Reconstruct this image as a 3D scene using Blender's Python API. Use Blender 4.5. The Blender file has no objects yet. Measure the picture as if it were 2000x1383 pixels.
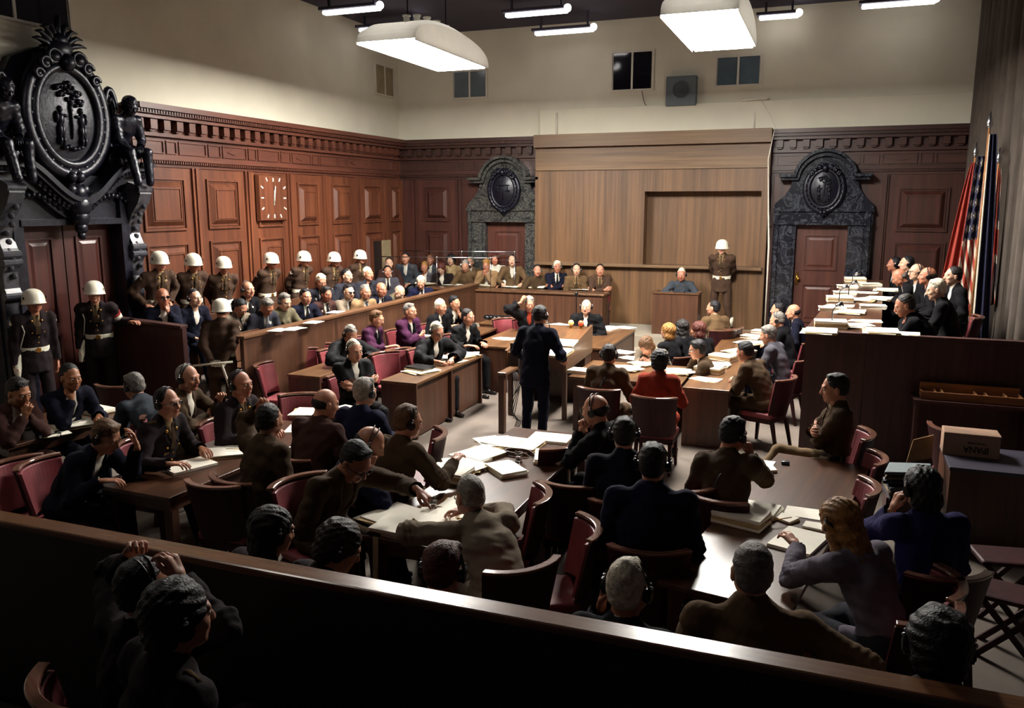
import bpy, math, random
import numpy as np
from mathutils import Matrix, Vector
random.seed(7)
C = bpy.context.scene.collection
SC = bpy.context.scene
# ---------------------------------------------------------------- camera, exposure, world, lamps
FPX, CX, CY, CZ = 1615.0, 1000.0, 691.5, 3.05
TH, AZ = math.radians(10.35), math.radians(20.9)
FW = np.array([-math.sin(AZ)*math.cos(TH), math.cos(AZ)*math.cos(TH), -math.sin(TH)])
RT = np.array([math.cos(AZ), math.sin(AZ), 0.0])
UPV = np.cross(RT, FW)
cam_data = bpy.data.cameras.new('camera'); cam_data.sensor_width = 36.0
cam_data.lens = FPX/2000*36.0
cam_data.clip_start = 0.1; cam_data.clip_end = 100
cam = bpy.data.objects.new('camera', cam_data); C.objects.link(cam)
cam.location = (0, 0, CZ)
cam.rotation_euler = (math.pi/2-TH, 0, AZ)
SC.camera = cam
SC.view_settings.view_transform = 'Standard'
SC.view_settings.look = 'None'
SC.view_settings.gamma = 1.0
SC.view_settings.use_curve_mapping = False
SC.view_settings.exposure = 0.45
w = bpy.data.worlds.new('world'); SC.world = w; w.use_nodes = True
w.node_tree.nodes['Background'].inputs[0].default_value = (0.55, 0.5, 0.75, 1)
w.node_tree.nodes['Background'].inputs[1].default_value = 0.018
PANEL_EMIT = 115.0      # the two big suspended lamp panels
TUBE_EMIT = 3.5        # fluorescent tubes under the ceiling

def ray(px, py): return FW + RT*(px-CX)/FPX + UPV*(CY-py)/FPX
def atZ(px, py, z):
    d = ray(px, py); return np.array([0, 0, CZ]) + d*((z-CZ)/d[2])
def atX(px, py, x):
    d = ray(px, py); return np.array([0, 0, CZ]) + d*(x/d[0])
def atY(px, py, y):
    d = ray(px, py); return np.array([0, 0, CZ]) + d*(y/d[1])

# ---------------------------------------------------------------- materials
MATS = {}
def new_mat(name):
    m = bpy.data.materials.new(name); m.use_nodes = True
    MATS[name] = m
    return m, m.node_tree, m.node_tree.nodes['Principled BSDF']
def srgb(h):
    h = h.lstrip('#'); v = [int(h[i:i+2], 16)/255 for i in (0, 2, 4)]
    return tuple(((c/12.92) if c <= 0.04045 else ((c+0.055)/1.055)**2.4) for c in v)
def mul(c, k): return tuple(min(1, x*k) for x in c)
def mat(name, col, rough=0.6, metal=0.0, var=0.12, scale=6.0, bump=0.0, bscale=40.0, spec=0.5, coat=0.0, sheen=0.0, detail=4):
    if name in MATS: return MATS[name]
    if isinstance(col, str): col = srgb(col)
    m, nt, b = new_mat(name); N = nt.nodes; L = nt.links
    b.inputs['Roughness'].default_value = rough; b.inputs['Metallic'].default_value = metal
    b.inputs['Specular IOR Level'].default_value = spec
    if coat: b.inputs['Coat Weight'].default_value = coat; b.inputs['Coat Roughness'].default_value = 0.1
    if sheen: b.inputs['Sheen Weight'].default_value = sheen
    tc = N.new('ShaderNodeTexCoord')
    no = N.new('ShaderNodeTexNoise'); no.inputs['Scale'].default_value = scale; no.inputs['Detail'].default_value = detail
    L.new(tc.outputs['Object'], no.inputs['Vector'])
    r = N.new('ShaderNodeValToRGB'); r.color_ramp.elements[0].position = 0.3; r.color_ramp.elements[1].position = 0.7
    r.color_ramp.elements[0].color = (*mul(col, 1-var), 1); r.color_ramp.elements[1].color = (*mul(col, 1+var), 1)
    L.new(no.outputs['Fac'], r.inputs['Fac']); L.new(r.outputs['Color'], b.inputs['Base Color'])
    if bump:
        n2 = N.new('ShaderNodeTexNoise'); n2.inputs['Scale'].default_value = bscale; n2.inputs['Detail'].default_value = 3
        L.new(tc.outputs['Object'], n2.inputs['Vector'])
        bp = N.new('ShaderNodeBump'); bp.inputs['Strength'].default_value = bump; bp.inputs['Distance'].default_value = 0.01
        L.new(n2.outputs['Fac'], bp.inputs['Height']); L.new(bp.outputs['Normal'], b.inputs['Normal'])
    return m
def wood(name, c1, c2, axis='z', rough=0.45, grain=14.0, plank=1.2, pv=0.25, coat=0.0, stretch=0.06, spec=0.5):
    if name in MATS: return MATS[name]
    c1 = srgb(c1) if isinstance(c1, str) else c1; c2 = srgb(c2) if isinstance(c2, str) else c2
    m, nt, b = new_mat(name); N = nt.nodes; L = nt.links
    b.inputs['Roughness'].default_value = rough; b.inputs['Specular IOR Level'].default_value = spec
    if coat: b.inputs['Coat Weight'].default_value = coat; b.inputs['Coat Roughness'].default_value = 0.12
    tc = N.new('ShaderNodeTexCoord')
    def noise(sc, dt, st):
        mp = N.new('ShaderNodeMapping'); s = [1, 1, 1]; s['xyz'.index(axis)] = st
        mp.inputs['Scale'].default_value = s; L.new(tc.outputs['Object'], mp.inputs['Vector'])
        n = N.new('ShaderNodeTexNoise'); n.inputs['Scale'].default_value = sc; n.inputs['Detail'].default_value = dt
        n.inputs['Roughness'].default_value = 0.65
        L.new(mp.outputs['Vector'], n.inputs['Vector']); return n
    n1 = noise(grain, 6, stretch); n2 = noise(plank, 1, 0.02); n3 = noise(grain*7, 3, stretch*0.6)
    r = N.new('ShaderNodeValToRGB'); r.color_ramp.elements[0].position = 0.32; r.color_ramp.elements[1].position = 0.68
    r.color_ramp.elements[0].color = (*c1, 1); r.color_ramp.elements[1].color = (*c2, 1)
    L.new(n1.outputs['Fac'], r.inputs['Fac'])
    hv = N.new('ShaderNodeHueSaturation'); L.new(r.outputs['Color'], hv.inputs['Color'])
    mr = N.new('ShaderNodeMapRange'); mr.inputs[1].default_value = 0.35; mr.inputs[2].default_value = 0.65
    mr.inputs[3].default_value = 1-pv; mr.inputs[4].default_value = 1+pv
    L.new(n2.outputs['Fac'], mr.inputs[0]); L.new(mr.outputs[0], hv.inputs['Value'])
    mx = N.new('ShaderNodeMix'); mx.data_type = 'RGBA'; mx.blend_type = 'MULTIPLY'; mx.inputs[0].default_value = 0.35
    L.new(hv.outputs['Color'], mx.inputs[6]); L.new(n3.outputs['Color'], mx.inputs[7])
    L.new(mx.outputs[2], b.inputs['Base Color'])
    bp = N.new('ShaderNodeBump'); bp.inputs['Strength'].default_value = 0.12; bp.inputs['Distance'].default_value = 0.004
    L.new(n3.outputs['Fac'], bp.inputs['Height']); L.new(bp.outputs['Normal'], b.inputs['Normal'])
    return m
def marble(name, base, vein, scale=4.0, rough=0.22, thr=0.5, third=None):
    m, nt, b = new_mat(name); N = nt.nodes; L = nt.links
    b.inputs['Roughness'].default_value = rough
    tc = N.new('ShaderNodeTexCoord')
    n = N.new('ShaderNodeTexNoise'); n.inputs['Scale'].default_value = scale; n.inputs['Detail'].default_value = 8
    n.inputs['Distortion'].default_value = 2.2; n.inputs['Roughness'].default_value = 0.7
    L.new(tc.outputs['Object'], n.inputs['Vector'])
    r = N.new('ShaderNodeValToRGB'); e = r.color_ramp.elements
    e[0].position = 0.40; e[0].color = (*srgb(base), 1)
    e[1].position = 0.62; e[1].color = (*mul(srgb(base), 1.9), 1)
    for p, c in ((thr, mul(srgb(base), 1.3)), (thr+0.02, srgb(vein)), (thr+0.05, mul(srgb(base), 1.5))):
        q = e.new(p); q.color = (*c, 1)
    L.new(n.outputs['Fac'], r.inputs['Fac'])
    n2 = N.new('ShaderNodeTexNoise'); n2.inputs['Scale'].default_value = scale*5; n2.inputs['Detail'].default_value = 6
    n2.inputs['Distortion'].default_value = 1.0
    L.new(tc.outputs['Object'], n2.inputs['Vector'])
    r2 = N.new('ShaderNodeValToRGB'); r2.color_ramp.elements[0].position = 0.62; r2.color_ramp.elements[1].position = 0.7
    L.new(n2.outputs['Fac'], r2.inputs['Fac'])
    mx = N.new('ShaderNodeMix'); mx.data_type = 'RGBA'; L.new(r2.outputs['Color'], mx.inputs[0])
    L.new(r.outputs['Color'], mx.inputs[6]); mx.inputs[7].default_value = (*srgb(third or vein), 1)
    L.new(mx.outputs[2], b.inputs['Base Color'])
    return m
def emis(name, col, s):
    m, nt, b = new_mat(name)
    b.inputs['Base Color'].default_value = (*col, 1); b.inputs['Emission Color'].default_value = (*col, 1)
    b.inputs['Emission Strength'].default_value = s
    return m
M_PLASTER = mat('plaster', '#dcd6c2', 0.9, var=0.05, scale=1.5, bump=0.15, bscale=60)
M_CEIL = mat('ceiling_dark', '#3c3948', 0.9, var=0.1, scale=1.0)
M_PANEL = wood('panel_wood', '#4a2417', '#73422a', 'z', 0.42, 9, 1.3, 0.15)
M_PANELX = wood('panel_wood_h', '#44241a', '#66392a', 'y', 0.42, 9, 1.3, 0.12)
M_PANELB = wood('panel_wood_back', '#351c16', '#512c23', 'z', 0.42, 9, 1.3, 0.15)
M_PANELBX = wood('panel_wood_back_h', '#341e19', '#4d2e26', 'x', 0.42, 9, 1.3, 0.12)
M_OAK = wood('screen_oak', '#54381f', '#775636', 'z', 0.5, 16, 2.6, 0.2, stretch=0.03)
M_OAKX = wood('screen_oak_h', '#5a3e26', '#80623f', 'x', 0.5, 16, 2.6, 0.15, stretch=0.03)
M_DOCK = wood('dock_oak', '#3e2519', '#63412d', 'z', 0.4, 18, 3.0, 0.14, stretch=0.03)
M_DOCKTOP = wood('dock_top_oak', '#4c3222', '#6e4b30', 'y', 0.35, 14, 2.0, 0.12)
M_BENCH = wood('bench_wood', '#3a2220', '#543430', 'z', 0.45, 16, 2.0, 0.15)
M_TABLE = wood('table_wood', '#3c2318', '#5f3d29', 'y', 0.30, 16, 2.2, 0.14, coat=0.15)
M_TABLEL = wood('table_light_wood', '#4e321f', '#755130', 'y', 0.35, 16, 2.2, 0.14, coat=0.2)
M_TABLEV = wood('table_panel_wood', '#3c241a', '#5c3a28', 'z', 0.4, 16, 2.2, 0.14)
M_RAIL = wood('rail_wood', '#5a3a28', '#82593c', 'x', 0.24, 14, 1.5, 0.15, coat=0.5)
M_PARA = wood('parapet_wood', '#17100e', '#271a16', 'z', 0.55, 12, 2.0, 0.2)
M_CHAIRW = wood('chair_wood', '#2a1012', '#421c1f', 'z', 0.5, 20, 2.0, 0.1, spec=0.25)
M_CHAIRE = wood('chair_edge_wood', '#6a4434', '#94685a', 'x', 0.16, 20, 2.0, 0.1, coat=0.8)
M_LEATH = mat('burgundy_leather', '#7a3238', 0.48, var=0.14, scale=9, bump=0.15, bscale=90)
M_MARB = marble('black_marble', '#17181f', '#4d5158', 2.6, 0.2, 0.5, '#34373d')
M_MARB2 = marble('green_black_marble', '#242526', '#66665e', 3.6, 0.25, 0.48, '#4b4b3e')
M_MARBL = marble('dark_portal_marble', '#10101a', '#2c2d38', 3.0, 0.3, 0.5, '#1c1d28')
M_BRONZE = mat('dark_bronze', '#12131f', 0.34, metal=0.25, var=0.3, scale=7, bump=0.35, bscale=25)
M_STONEC = mat('console_stone', '#3c3c42', 0.28, var=0.4, scale=12, bump=0.1, bscale=30)
M_FLOOR = mat('floor_carpet', '#645a52', 0.95, var=0.14, scale=2.4, bump=0.25, bscale=120, detail=8)
M_PLAT = mat('platform_carpet', '#857c6e', 0.95, var=0.08, scale=4, bump=0.2, bscale=120)
M_DOOR = wood('door_wood', '#44221a', '#5f3529', 'z', 0.4, 12, 2.2, 0.1)
M_DOORD = wood('door_dark_wood', '#35140f', '#512119', 'z', 0.4, 12, 2.2, 0.1)
M_CURT = mat('curtain_velvet', '#463d36', 0.9, var=0.2, scale=3)
M_CURTD = mat('curtain_dark', '#2c2020', 0.9, var=0.15, scale=3)
M_WHITE = mat('paper_white', '#f2ecdc', 0.75, var=0.03, scale=12)
M_CREAM = mat('paper_cream', '#d9c9a2', 0.75, var=0.06, scale=12)
M_EDGE = mat('paper_edges', '#bfa578', 0.8, var=0.2, scale=60)
M_BLACK = mat('black_plastic', '#0d0d10', 0.3, var=0.1)
M_METAL = mat('bright_metal', '#c9ccd2', 0.2, metal=1.0, var=0.05)
M_BRASS = mat('brass', '#b98a3e', 0.28, metal=0.9, var=0.1)
M_LAMPW = mat('lamp_opal_enamel', '#d6d3c9', 0.5, var=0.04)
def _shell_bloom():  # lamp bloom put into the shell as slight translucency, so it glows
    nt = M_LAMPW.node_tree; N = nt.nodes; out = N['Material Output']; t = N.new('ShaderNodeBsdfTranslucent'); t.inputs[0].default_value = (.9, .88, .82, 1)
    mx = N.new('ShaderNodeMixShader'); mx.inputs[0].default_value = 0.006; nt.links.new(N['Principled BSDF'].outputs[0], mx.inputs[1]); nt.links.new(t.outputs[0], mx.inputs[2]); nt.links.new(mx.outputs[0], out.inputs[0])
_shell_bloom()
M_GREYB = mat('grey_box_paint', '#5c666a', 0.6, var=0.06)
M_GLASSD = mat('dark_window_glass', '#0c0d14', 0.06, var=0.2, scale=2, spec=0.8)
M_GLASSG = mat('grey_window_glass', '#57666e', 0.12, var=0.2, scale=2, spec=0.7)
M_GLASSW = mat('pale_window_board', '#8f7f62', 0.4, var=0.2, scale=4)
M_PINE = wood('raw_pine', '#7c4e2a', '#a87040', 'x', 0.6, 20, 3.0, 0.15)
M_CARD = mat('cardboard', '#94755f', 0.85, var=0.08, scale=6)
M_INK = mat('dark_ink', '#1a1415', 0.8, var=0.05)
M_CABLE = mat('cable_rubber', '#141215', 0.5)
M_WHITEP = mat('white_paint', '#d5cfc0', 0.6, var=0.05)
M_LAMP = emis('lamp_panel_light', (1.0, 0.955, 0.885), PANEL_EMIT)
M_TUBE = emis('tube_light', (1.0, 0.97, 0.95), TUBE_EMIT)
M_YEL = emis('yellow_bulb', (1.0, 0.62, 0.2), 0.35)
M_REDB = emis('red_bulb', (0.75, 0.10, 0.04), 0.25)
def glass(name):
    m, nt, b = new_mat(name); N = nt.nodes; L = nt.links
    out = N['Material Output']; t = N.new('ShaderNodeBsdfTransparent'); t.inputs[0].default_value = (0.97, 0.98, 0.98, 1)
    g = N.new('ShaderNodeBsdfGlossy'); g.inputs['Roughness'].default_value = 0.03
    mx = N.new('ShaderNodeMixShader'); mx.inputs[0].default_value = 0.05
    L.new(t.outputs[0], mx.inputs[1]); L.new(g.outputs[0], mx.inputs[2]); L.new(mx.outputs[0], out.inputs[0])
    return m
M_GLASS = glass('clear_glass')

# ---------------------------------------------------------------- mesh helpers
class MB:
    def __init__(s): s.v = []; s.f = []; s.m = []
    def add(s, vs, fs, mi=0):
        o = len(s.v); s.v += [tuple(map(float, v)) for v in vs]; s.f += [tuple(i+o for i in f) for f in fs]; s.m += [mi]*len(fs); return s
    def box(s, x0, y0, z0, x1, y1, z1, mi=0):
        return s.add([(x0,y0,z0),(x1,y0,z0),(x1,y1,z0),(x0,y1,z0),(x0,y0,z1),(x1,y0,z1),(x1,y1,z1),(x0,y1,z1)],
            [(0,3,2,1),(4,5,6,7),(0,1,5,4),(1,2,6,5),(2,3,7,6),(3,0,4,7)], mi)
    def hexa(s, pts, mi=0):
        return s.add(pts, [(0,3,2,1),(4,5,6,7),(0,1,5,4),(1,2,6,5),(2,3,7,6),(3,0,4,7)], mi)
    def tube(s, pts, r, n=8, mi=0, caps=True):
        pts = [np.array(p, float) for p in pts]; rs = r if isinstance(r, (list, tuple)) else [r]*len(pts)
        vs = []; fs = []
        prev = None
        for i, p in enumerate(pts):
            t = pts[min(i+1, len(pts)-1)] - pts[max(i-1, 0)]; t = t/(np.linalg.norm(t)+1e-9)
            if prev is None:
                a = np.array([0, 0, 1.0]) if abs(t[2]) < 0.9 else np.array([1.0, 0, 0])
            else: a = prev
            u = a - t*np.dot(a, t); u /= (np.linalg.norm(u)+1e-9); v = np.cross(t, u); prev = u
            for k in range(n):
                an = 2*math.pi*k/n; vs.append(p + rs[i]*(u*math.cos(an)+v*math.sin(an)))
        for i in range(len(pts)-1):
            for k in range(n):
                a = i*n+k; b = i*n+(k+1) % n; fs.append((a, b, b+n, a+n))
        if caps: fs.append(tuple(range(n-1, -1, -1))); fs.append(tuple((len(pts)-1)*n+k for k in range(n)))
        return s.add(vs, fs, mi)
    def cyl(s, p, axis, r, h, n=16, mi=0):
        p = np.array(p, float); a = np.array(axis, float); a /= np.linalg.norm(a)
        return s.tube([p, p+a*h], r, n, mi)
    def sph(s, c, r, nu=12, nv=8, mi=0):
        if not isinstance(r, (list, tuple)): r = (r, r, r)
        vs = [(c[0], c[1], c[2]+r[2])]; fs = []
        for j in range(1, nv):
            ph = math.pi*j/nv
            for i in range(nu):
                an = 2*math.pi*i/nu
                vs.append((c[0]+r[0]*math.sin(ph)*math.cos(an), c[1]+r[1]*math.sin(ph)*math.sin(an), c[2]+r[2]*math.cos(ph)))
        vs.append((c[0], c[1], c[2]-r[2])); L = len(vs)-1
        for i in range(nu): fs.append((0, 1+i, 1+(i+1) % nu))
        for j in range(nv-2):
            for i in range(nu):
                a = 1+j*nu+i; b = 1+j*nu+(i+1) % nu; fs.append((a, a+nu, b+nu, b))
        for i in range(nu): fs.append((L, 1+(nv-2)*nu+(i+1) % nu, 1+(nv-2)*nu+i))
        return s.add(vs, fs, mi)
    def prism(s, poly, fn, d0, d1, mi=0):
        n = len(poly)
        vs = [fn(u, v, d0) for u, v in poly] + [fn(u, v, d1) for u, v in poly]
        fs = [tuple(range(n-1, -1, -1)), tuple(range(n, 2*n))] + [(i, (i+1) % n, (i+1) % n+n, i+n) for i in range(n)]
        return s.add(vs, fs, mi)
    def map(s, fn): s.v = [tuple(map(float, fn(*v))) for v in s.v]; return s
def mk(name, mb, mats, parent=None, smooth=False, bevel=0.0, seg=2, loc=None):
    me = bpy.data.meshes.new(name)
    me.from_pydata([tuple(v) for v in mb.v], [], mb.f)
    if not isinstance(mats, (list, tuple)): mats = [mats]
    for m in mats: me.materials.append(m)
    if len(mats) > 1: me.polygons.foreach_set('material_index', mb.m)
    if smooth: me.polygons.foreach_set('use_smooth', [True]*len(mb.f))
    me.update()
    o = bpy.data.objects.new(name, me); C.objects.link(o)
    if parent: o.parent = parent
    if loc is not None: o.location = loc
    if bevel:
        b = o.modifiers.new('bevel', 'BEVEL'); b.width = bevel; b.segments = seg; b.limit_method = 'ANGLE'; b.angle_limit = math.radians(40)
    return o
def fixn(o):
    import bmesh
    bm = bmesh.new(); bm.from_mesh(o.data); bmesh.ops.recalc_face_normals(bm, faces=bm.faces); bm.to_mesh(o.data); bm.free(); return o
def tag(o, label=None, cat=None, group=None, kind=None):
    if label: o['label'] = label
    if cat: o['category'] = cat
    if group: o['group'] = group
    if kind: o['kind'] = kind
    return o
def thing(name, label, cat, loc=(0, 0, 0), rz=0.0, group=None):
    o = bpy.data.objects.new(name, None); C.objects.link(o); o.empty_display_size = 0.1
    o.location = tuple(float(x) for x in loc); o.rotation_euler = (0, 0, rz)
    return tag(o, label, cat, group)
def struct(o): o['kind'] = 'structure'; return o
def box(name, m, b, parent=None, bevel=0.0): return mk(name, MB().box(*b), m, parent, bevel=bevel)
def copy_tree(o, parent=None):
    c = o.copy(); C.objects.link(c); c.parent = parent
    for ch in KIDS.get(o.name, []): copy_tree(ch, c)
    return c
KIDS = {}
def reg(root):      # remember the children of a prototype for fast copying
    allo = list(C.objects)
    for o in allo:
        if o.parent: KIDS.setdefault(o.parent.name, [])
        if o.parent and o not in KIDS[o.parent.name]: KIDS[o.parent.name].append(o)
    return root
# ================================================================ THE ROOM
XL, YB, XR = -9.8, 18.1, 2.55
ZP = 0.45                       # raised platform at the back
ZW = 4.5                        # top of the wooden wall panelling
ZC = 6.88
YN = -1.5
struct(box('floor', M_FLOOR, (XL-0.6, YN, -0.1, XR+1.2, YB, 0)))
struct(box('ceiling', M_CEIL, (XL-0.6, YN, ZC, XR+1.2, YB+0.3, ZC+0.15)))
Lw = lambda u, v, d: (XL+d, u, v)          # left wall frame: u = y, v = z, d = distance from the wall
Bw = lambda u, v, d: (u, YB-d, v)          # back wall frame: u = x
def wbox(mb, fn, u0, u1, v0, v1, d0, d1, mi=0):
    p = [fn(u0, v0, d0), fn(u1, v0, d0), fn(u1, v0, d1), fn(u0, v0, d1), fn(u0, v1, d0), fn(u1, v1, d0), fn(u1, v1, d1), fn(u0, v1, d1)]
    return mb.hexa(p, mi)
def frust(mb, fn, u0, u1, v0, v1, d0, ins, d1, mi=0):
    a = [(u0, v0), (u1, v0), (u1, v1), (u0, v1)]; b = [(u0+ins, v0+ins), (u1-ins, v0+ins), (u1-ins, v1-ins), (u0+ins, v1-ins)]
    vs = [fn(u, v, d0) for u, v in a] + [fn(u, v, d1) for u, v in b]
    return mb.add(vs, [(4, 5, 6, 7)] + [(i, (i+1) % 4, (i+1) % 4+4, i+4) for i in range(4)], mi)
def frame(mb, fn, u0, u1, v0, v1, t, d0, d1, mi=0):
    wbox(mb, fn, u0, u1, v0, v0+t, d0, d1, mi); wbox(mb, fn, u0, u1, v1-t, v1, d0, d1, mi)
    wbox(mb, fn, u0, u0+t, v0+t, v1-t, d0, d1, mi); wbox(mb, fn, u1-t, u1, v0+t, v1-t, d0, d1, mi); return mb
# --- plaster walls
wl = MB(); wbox(wl, Lw, YN, YB+0.2, 0, ZC, -0.3, 0)
wall_left = struct(fixn(mk('wall_left', wl, M_PLASTER)))
wb = MB(); wbox(wb, Bw, XL, XR+1.2, 0, ZC, -0.3, 0)
wall_back = struct(fixn(mk('wall_back', wb, M_PLASTER)))
struct(box('wall_right', M_CURTD, (XR+0.5, YN, 0, XR+0.8, YB, ZC)))
# back wall: the slightly projecting lower plaster band
struct(fixn(mk('trim_1', wbox(MB(), Bw, -6.2, XR+0.1, ZW, 5.08, 0, 0.13), M_PLASTER, bevel=0.01)))
# --- one unit of wooden panelling with raised and fielded panels
def panel_unit(name, fn, u0, u1, v0, v1, rows, parent, mw, mh):
    mb = MB(); wbox(mb, fn, u0, u1, v0, v1, 0, 0.05)
    wu = u1-u0; mg = min(0.22, wu*0.2)
    for (a, b) in rows:
        frame(mb, fn, u0+mg, u1-mg, a, b, 0.035, 0.05, 0.085)
        frame(mb, fn, u0+mg+0.045, u1-mg-0.045, a+0.045, b-0.045, 0.016, 0.05, 0.062)
        frust(mb, fn, u0+mg+0.075, u1-mg-0.075, a+0.075, b-0.075, 0.05, 0.07, 0.115)
        frame(mb, fn, u0+mg+0.165, u1-mg-0.165, a+0.165, b-0.165, 0.014, 0.115, 0.13)
    # stiles with thin beads
    for uu in (u0, u1-0.05): wbox(mb, fn, uu, uu+0.05, v0, v1, 0.05, 0.09)
    return fixn(mk(name, mb, mw, parent))
def cornice(name, fn, u0, u1, parent_kind, mh, dent):
    mb = MB()
    wbox(mb, fn, u0, u1, 4.42, ZW, 0, 0.36); wbox(mb, fn, u0, u1, 4.36, 4.42, 0, 0.31); wbox(mb, fn, u0, u1, 4.30, 4.36, 0, 0.25)
    wbox(mb, fn, u0, u1, 4.10, 4.30, 0, 0.10)
    n = int((u1-u0)/dent)
    for i in range(n):
        a = u0+(i+0.25)*dent; wbox(mb, fn, a, a+dent*0.5, 4.15, 4.29, 0.10, 0.21)
        wbox(mb, fn, a+dent*0.08, a+dent*0.42, 4.12, 4.15, 0.10, 0.17)
    n2 = int((u1-u0)/0.055)
    for i in range(n2):
        a = u0+i*0.055; wbox(mb, fn, a, a+0.028, 4.37, 4.41, 0.31, 0.325)
    wbox(mb, fn, u0, u1, 4.05, 4.10, 0, 0.14)
    wbox(mb, fn, u0, u1, 3.75, 4.05, 0, 0.07)
    # frieze fields
    a = u0+0.08; k = 0; ws = [0.62, 0.22, 0.62, 0.30]
    while a < u1-0.1:
        ww = min(ws[k % 4], u1-0.04-a)
        if ww > 0.1:
            frame(mb, fn, a, a+ww, 3.80, 4.0, 0.018, 0.07, 0.092)
            if k % 4 == 0:
                c = a+ww/2
                mb.prism([(c-ww*0.3, 3.9), (c, 3.85), (c+ww*0.3, 3.9), (c, 3.95)], fn, 0.07, 0.088)
        a += ww+0.05; k += 1
    wbox(mb, fn, u0, u1, 3.70, 3.75, 0, 0.13); wbox(mb, fn, u0, u1, 3.65, 3.70, 0, 0.10)
    for i in range(int((u1-u0)/0.05)):
        a = u0+i*0.05; wbox(mb, fn, a, a+0.025, 3.655, 3.69, 0.10, 0.118)
    wbox(mb, fn, u0, u1, 3.60, 3.65, 0, 0.07)
    o = fixn(mk(name, mb, mh)); struct(o); return o
ys = [9.62, 11.02, 12.33, 13.55, 14.75, 16.0, 17.3]
for i in range(6):
    panel_unit('panel', Lw, ys[i]+0.03, ys[i+1]-0.03, 0, 3.60, [(0.9, 2.42), (2.62, 3.44)], wall_left, M_PANEL, M_PANELX)
for y in ys:
    mk('pilaster_strip', wbox(MB(), Lw, y-0.03, y+0.03, 0, 3.6, 0, 0.12), M_PANEL, wall_left)
panel_unit('panel', Lw, 17.33, 18.1, 0, 3.6, [(0.9, 2.42), (2.62, 3.44)], wall_left, M_PANEL, M_PANELX)
panel_unit('panel', Lw, 5.0, 6.85, 0, 3.6, [(0.9, 2.42), (2.62, 3.44)], wall_left, M_PANEL, M_PANELX)
cornice('trim_2', Lw, 9.66, YB-0.3, wall_left, M_PANELX, 0.27)
cornice('trim_5', Lw, 4.5, 7.2, wall_left, M_PANELX, 0.27)
fixn(mk('backing_board', wbox(MB(), Lw, 9.5, YB, 0, 4.45, 0, 0.03), M_PANEL, wall_left))
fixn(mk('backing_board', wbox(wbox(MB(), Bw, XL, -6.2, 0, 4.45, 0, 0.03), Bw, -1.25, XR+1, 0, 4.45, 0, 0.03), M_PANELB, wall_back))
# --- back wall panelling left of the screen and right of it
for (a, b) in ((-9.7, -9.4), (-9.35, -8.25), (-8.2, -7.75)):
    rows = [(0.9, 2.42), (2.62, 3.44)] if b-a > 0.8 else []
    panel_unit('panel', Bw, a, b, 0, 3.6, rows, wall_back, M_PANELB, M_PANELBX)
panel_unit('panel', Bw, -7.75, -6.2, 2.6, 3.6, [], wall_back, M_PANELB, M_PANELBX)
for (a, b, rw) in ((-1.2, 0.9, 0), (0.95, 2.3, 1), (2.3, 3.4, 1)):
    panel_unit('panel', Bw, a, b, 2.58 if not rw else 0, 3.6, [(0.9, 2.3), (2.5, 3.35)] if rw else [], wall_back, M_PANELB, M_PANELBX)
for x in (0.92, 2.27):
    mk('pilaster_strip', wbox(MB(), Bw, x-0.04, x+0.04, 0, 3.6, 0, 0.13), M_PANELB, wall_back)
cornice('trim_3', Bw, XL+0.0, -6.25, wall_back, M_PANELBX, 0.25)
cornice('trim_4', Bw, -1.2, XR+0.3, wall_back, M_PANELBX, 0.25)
# --- the raised platform with pale carpet
struct(mk('platform', MB().box(-4.6, 16.1, 0, -0.62, YB-0.1, ZP).box(-9.5, 16.0, 0, -4.6, YB-0.1, ZP), M_PLAT, bevel=0.01))
mk('platform_step', MB().box(-4.3, 15.75, 0, -0.62, 16.1, 0.22), M_PLAT, bevel=0.01)
tag(bpy.data.objects['platform_step'], 'pale carpeted step along the front of the back platform', 'step')
# --- film screen wall of light oak
sc = thing('projection_screen_wall', 'tall light oak panelled screen wall between the two marble doorways', 'screen wall', (0, 0, 0))
S0, S1 = -6.2, -1.22
m = MB()
wbox(m, Bw, S0, -3.74, ZP, 4.24, 0.02, 0.42); wbox(m, Bw, -1.36, S1, ZP, 4.24, 0.02, 0.42)
wbox(m, Bw, -3.74, -1.36, ZP, 1.75, 0.02, 0.42); wbox(m, Bw, -3.74, -1.36, 3.29, 4.24, 0.02, 0.42)
fixn(mk('oak_panelling', m, M_OAK, sc))
fixn(mk('recessed_screen', wbox(MB(), Bw, -3.74, -1.36, 1.75, 3.29, 0.01, 0.1), M_OAK, sc))
m = wbox(MB(), Bw, S0, S1+0.01, 4.24, ZW+0.01, 0.02, 0.55); fixn(mk('top_fascia', m, M_OAKX, sc, bevel=0.005))
m = wbox(MB(), Bw, S0+0.03, S1-0.0, 3.75, 3.79, 0.4, 0.46); wbox(m, Bw, S0+0.03, S1, 3.79, 4.2, 0.4, 0.435)
fixn(mk('fascia_board', m, M_OAKX, sc))
m = wbox(MB(), Bw, S0+0.02, S1-0.05, 1.69, 1.75, 0.42, 0.56); fixn(mk('ledge', m, M_OAKX, sc, bevel=0.008))
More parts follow.
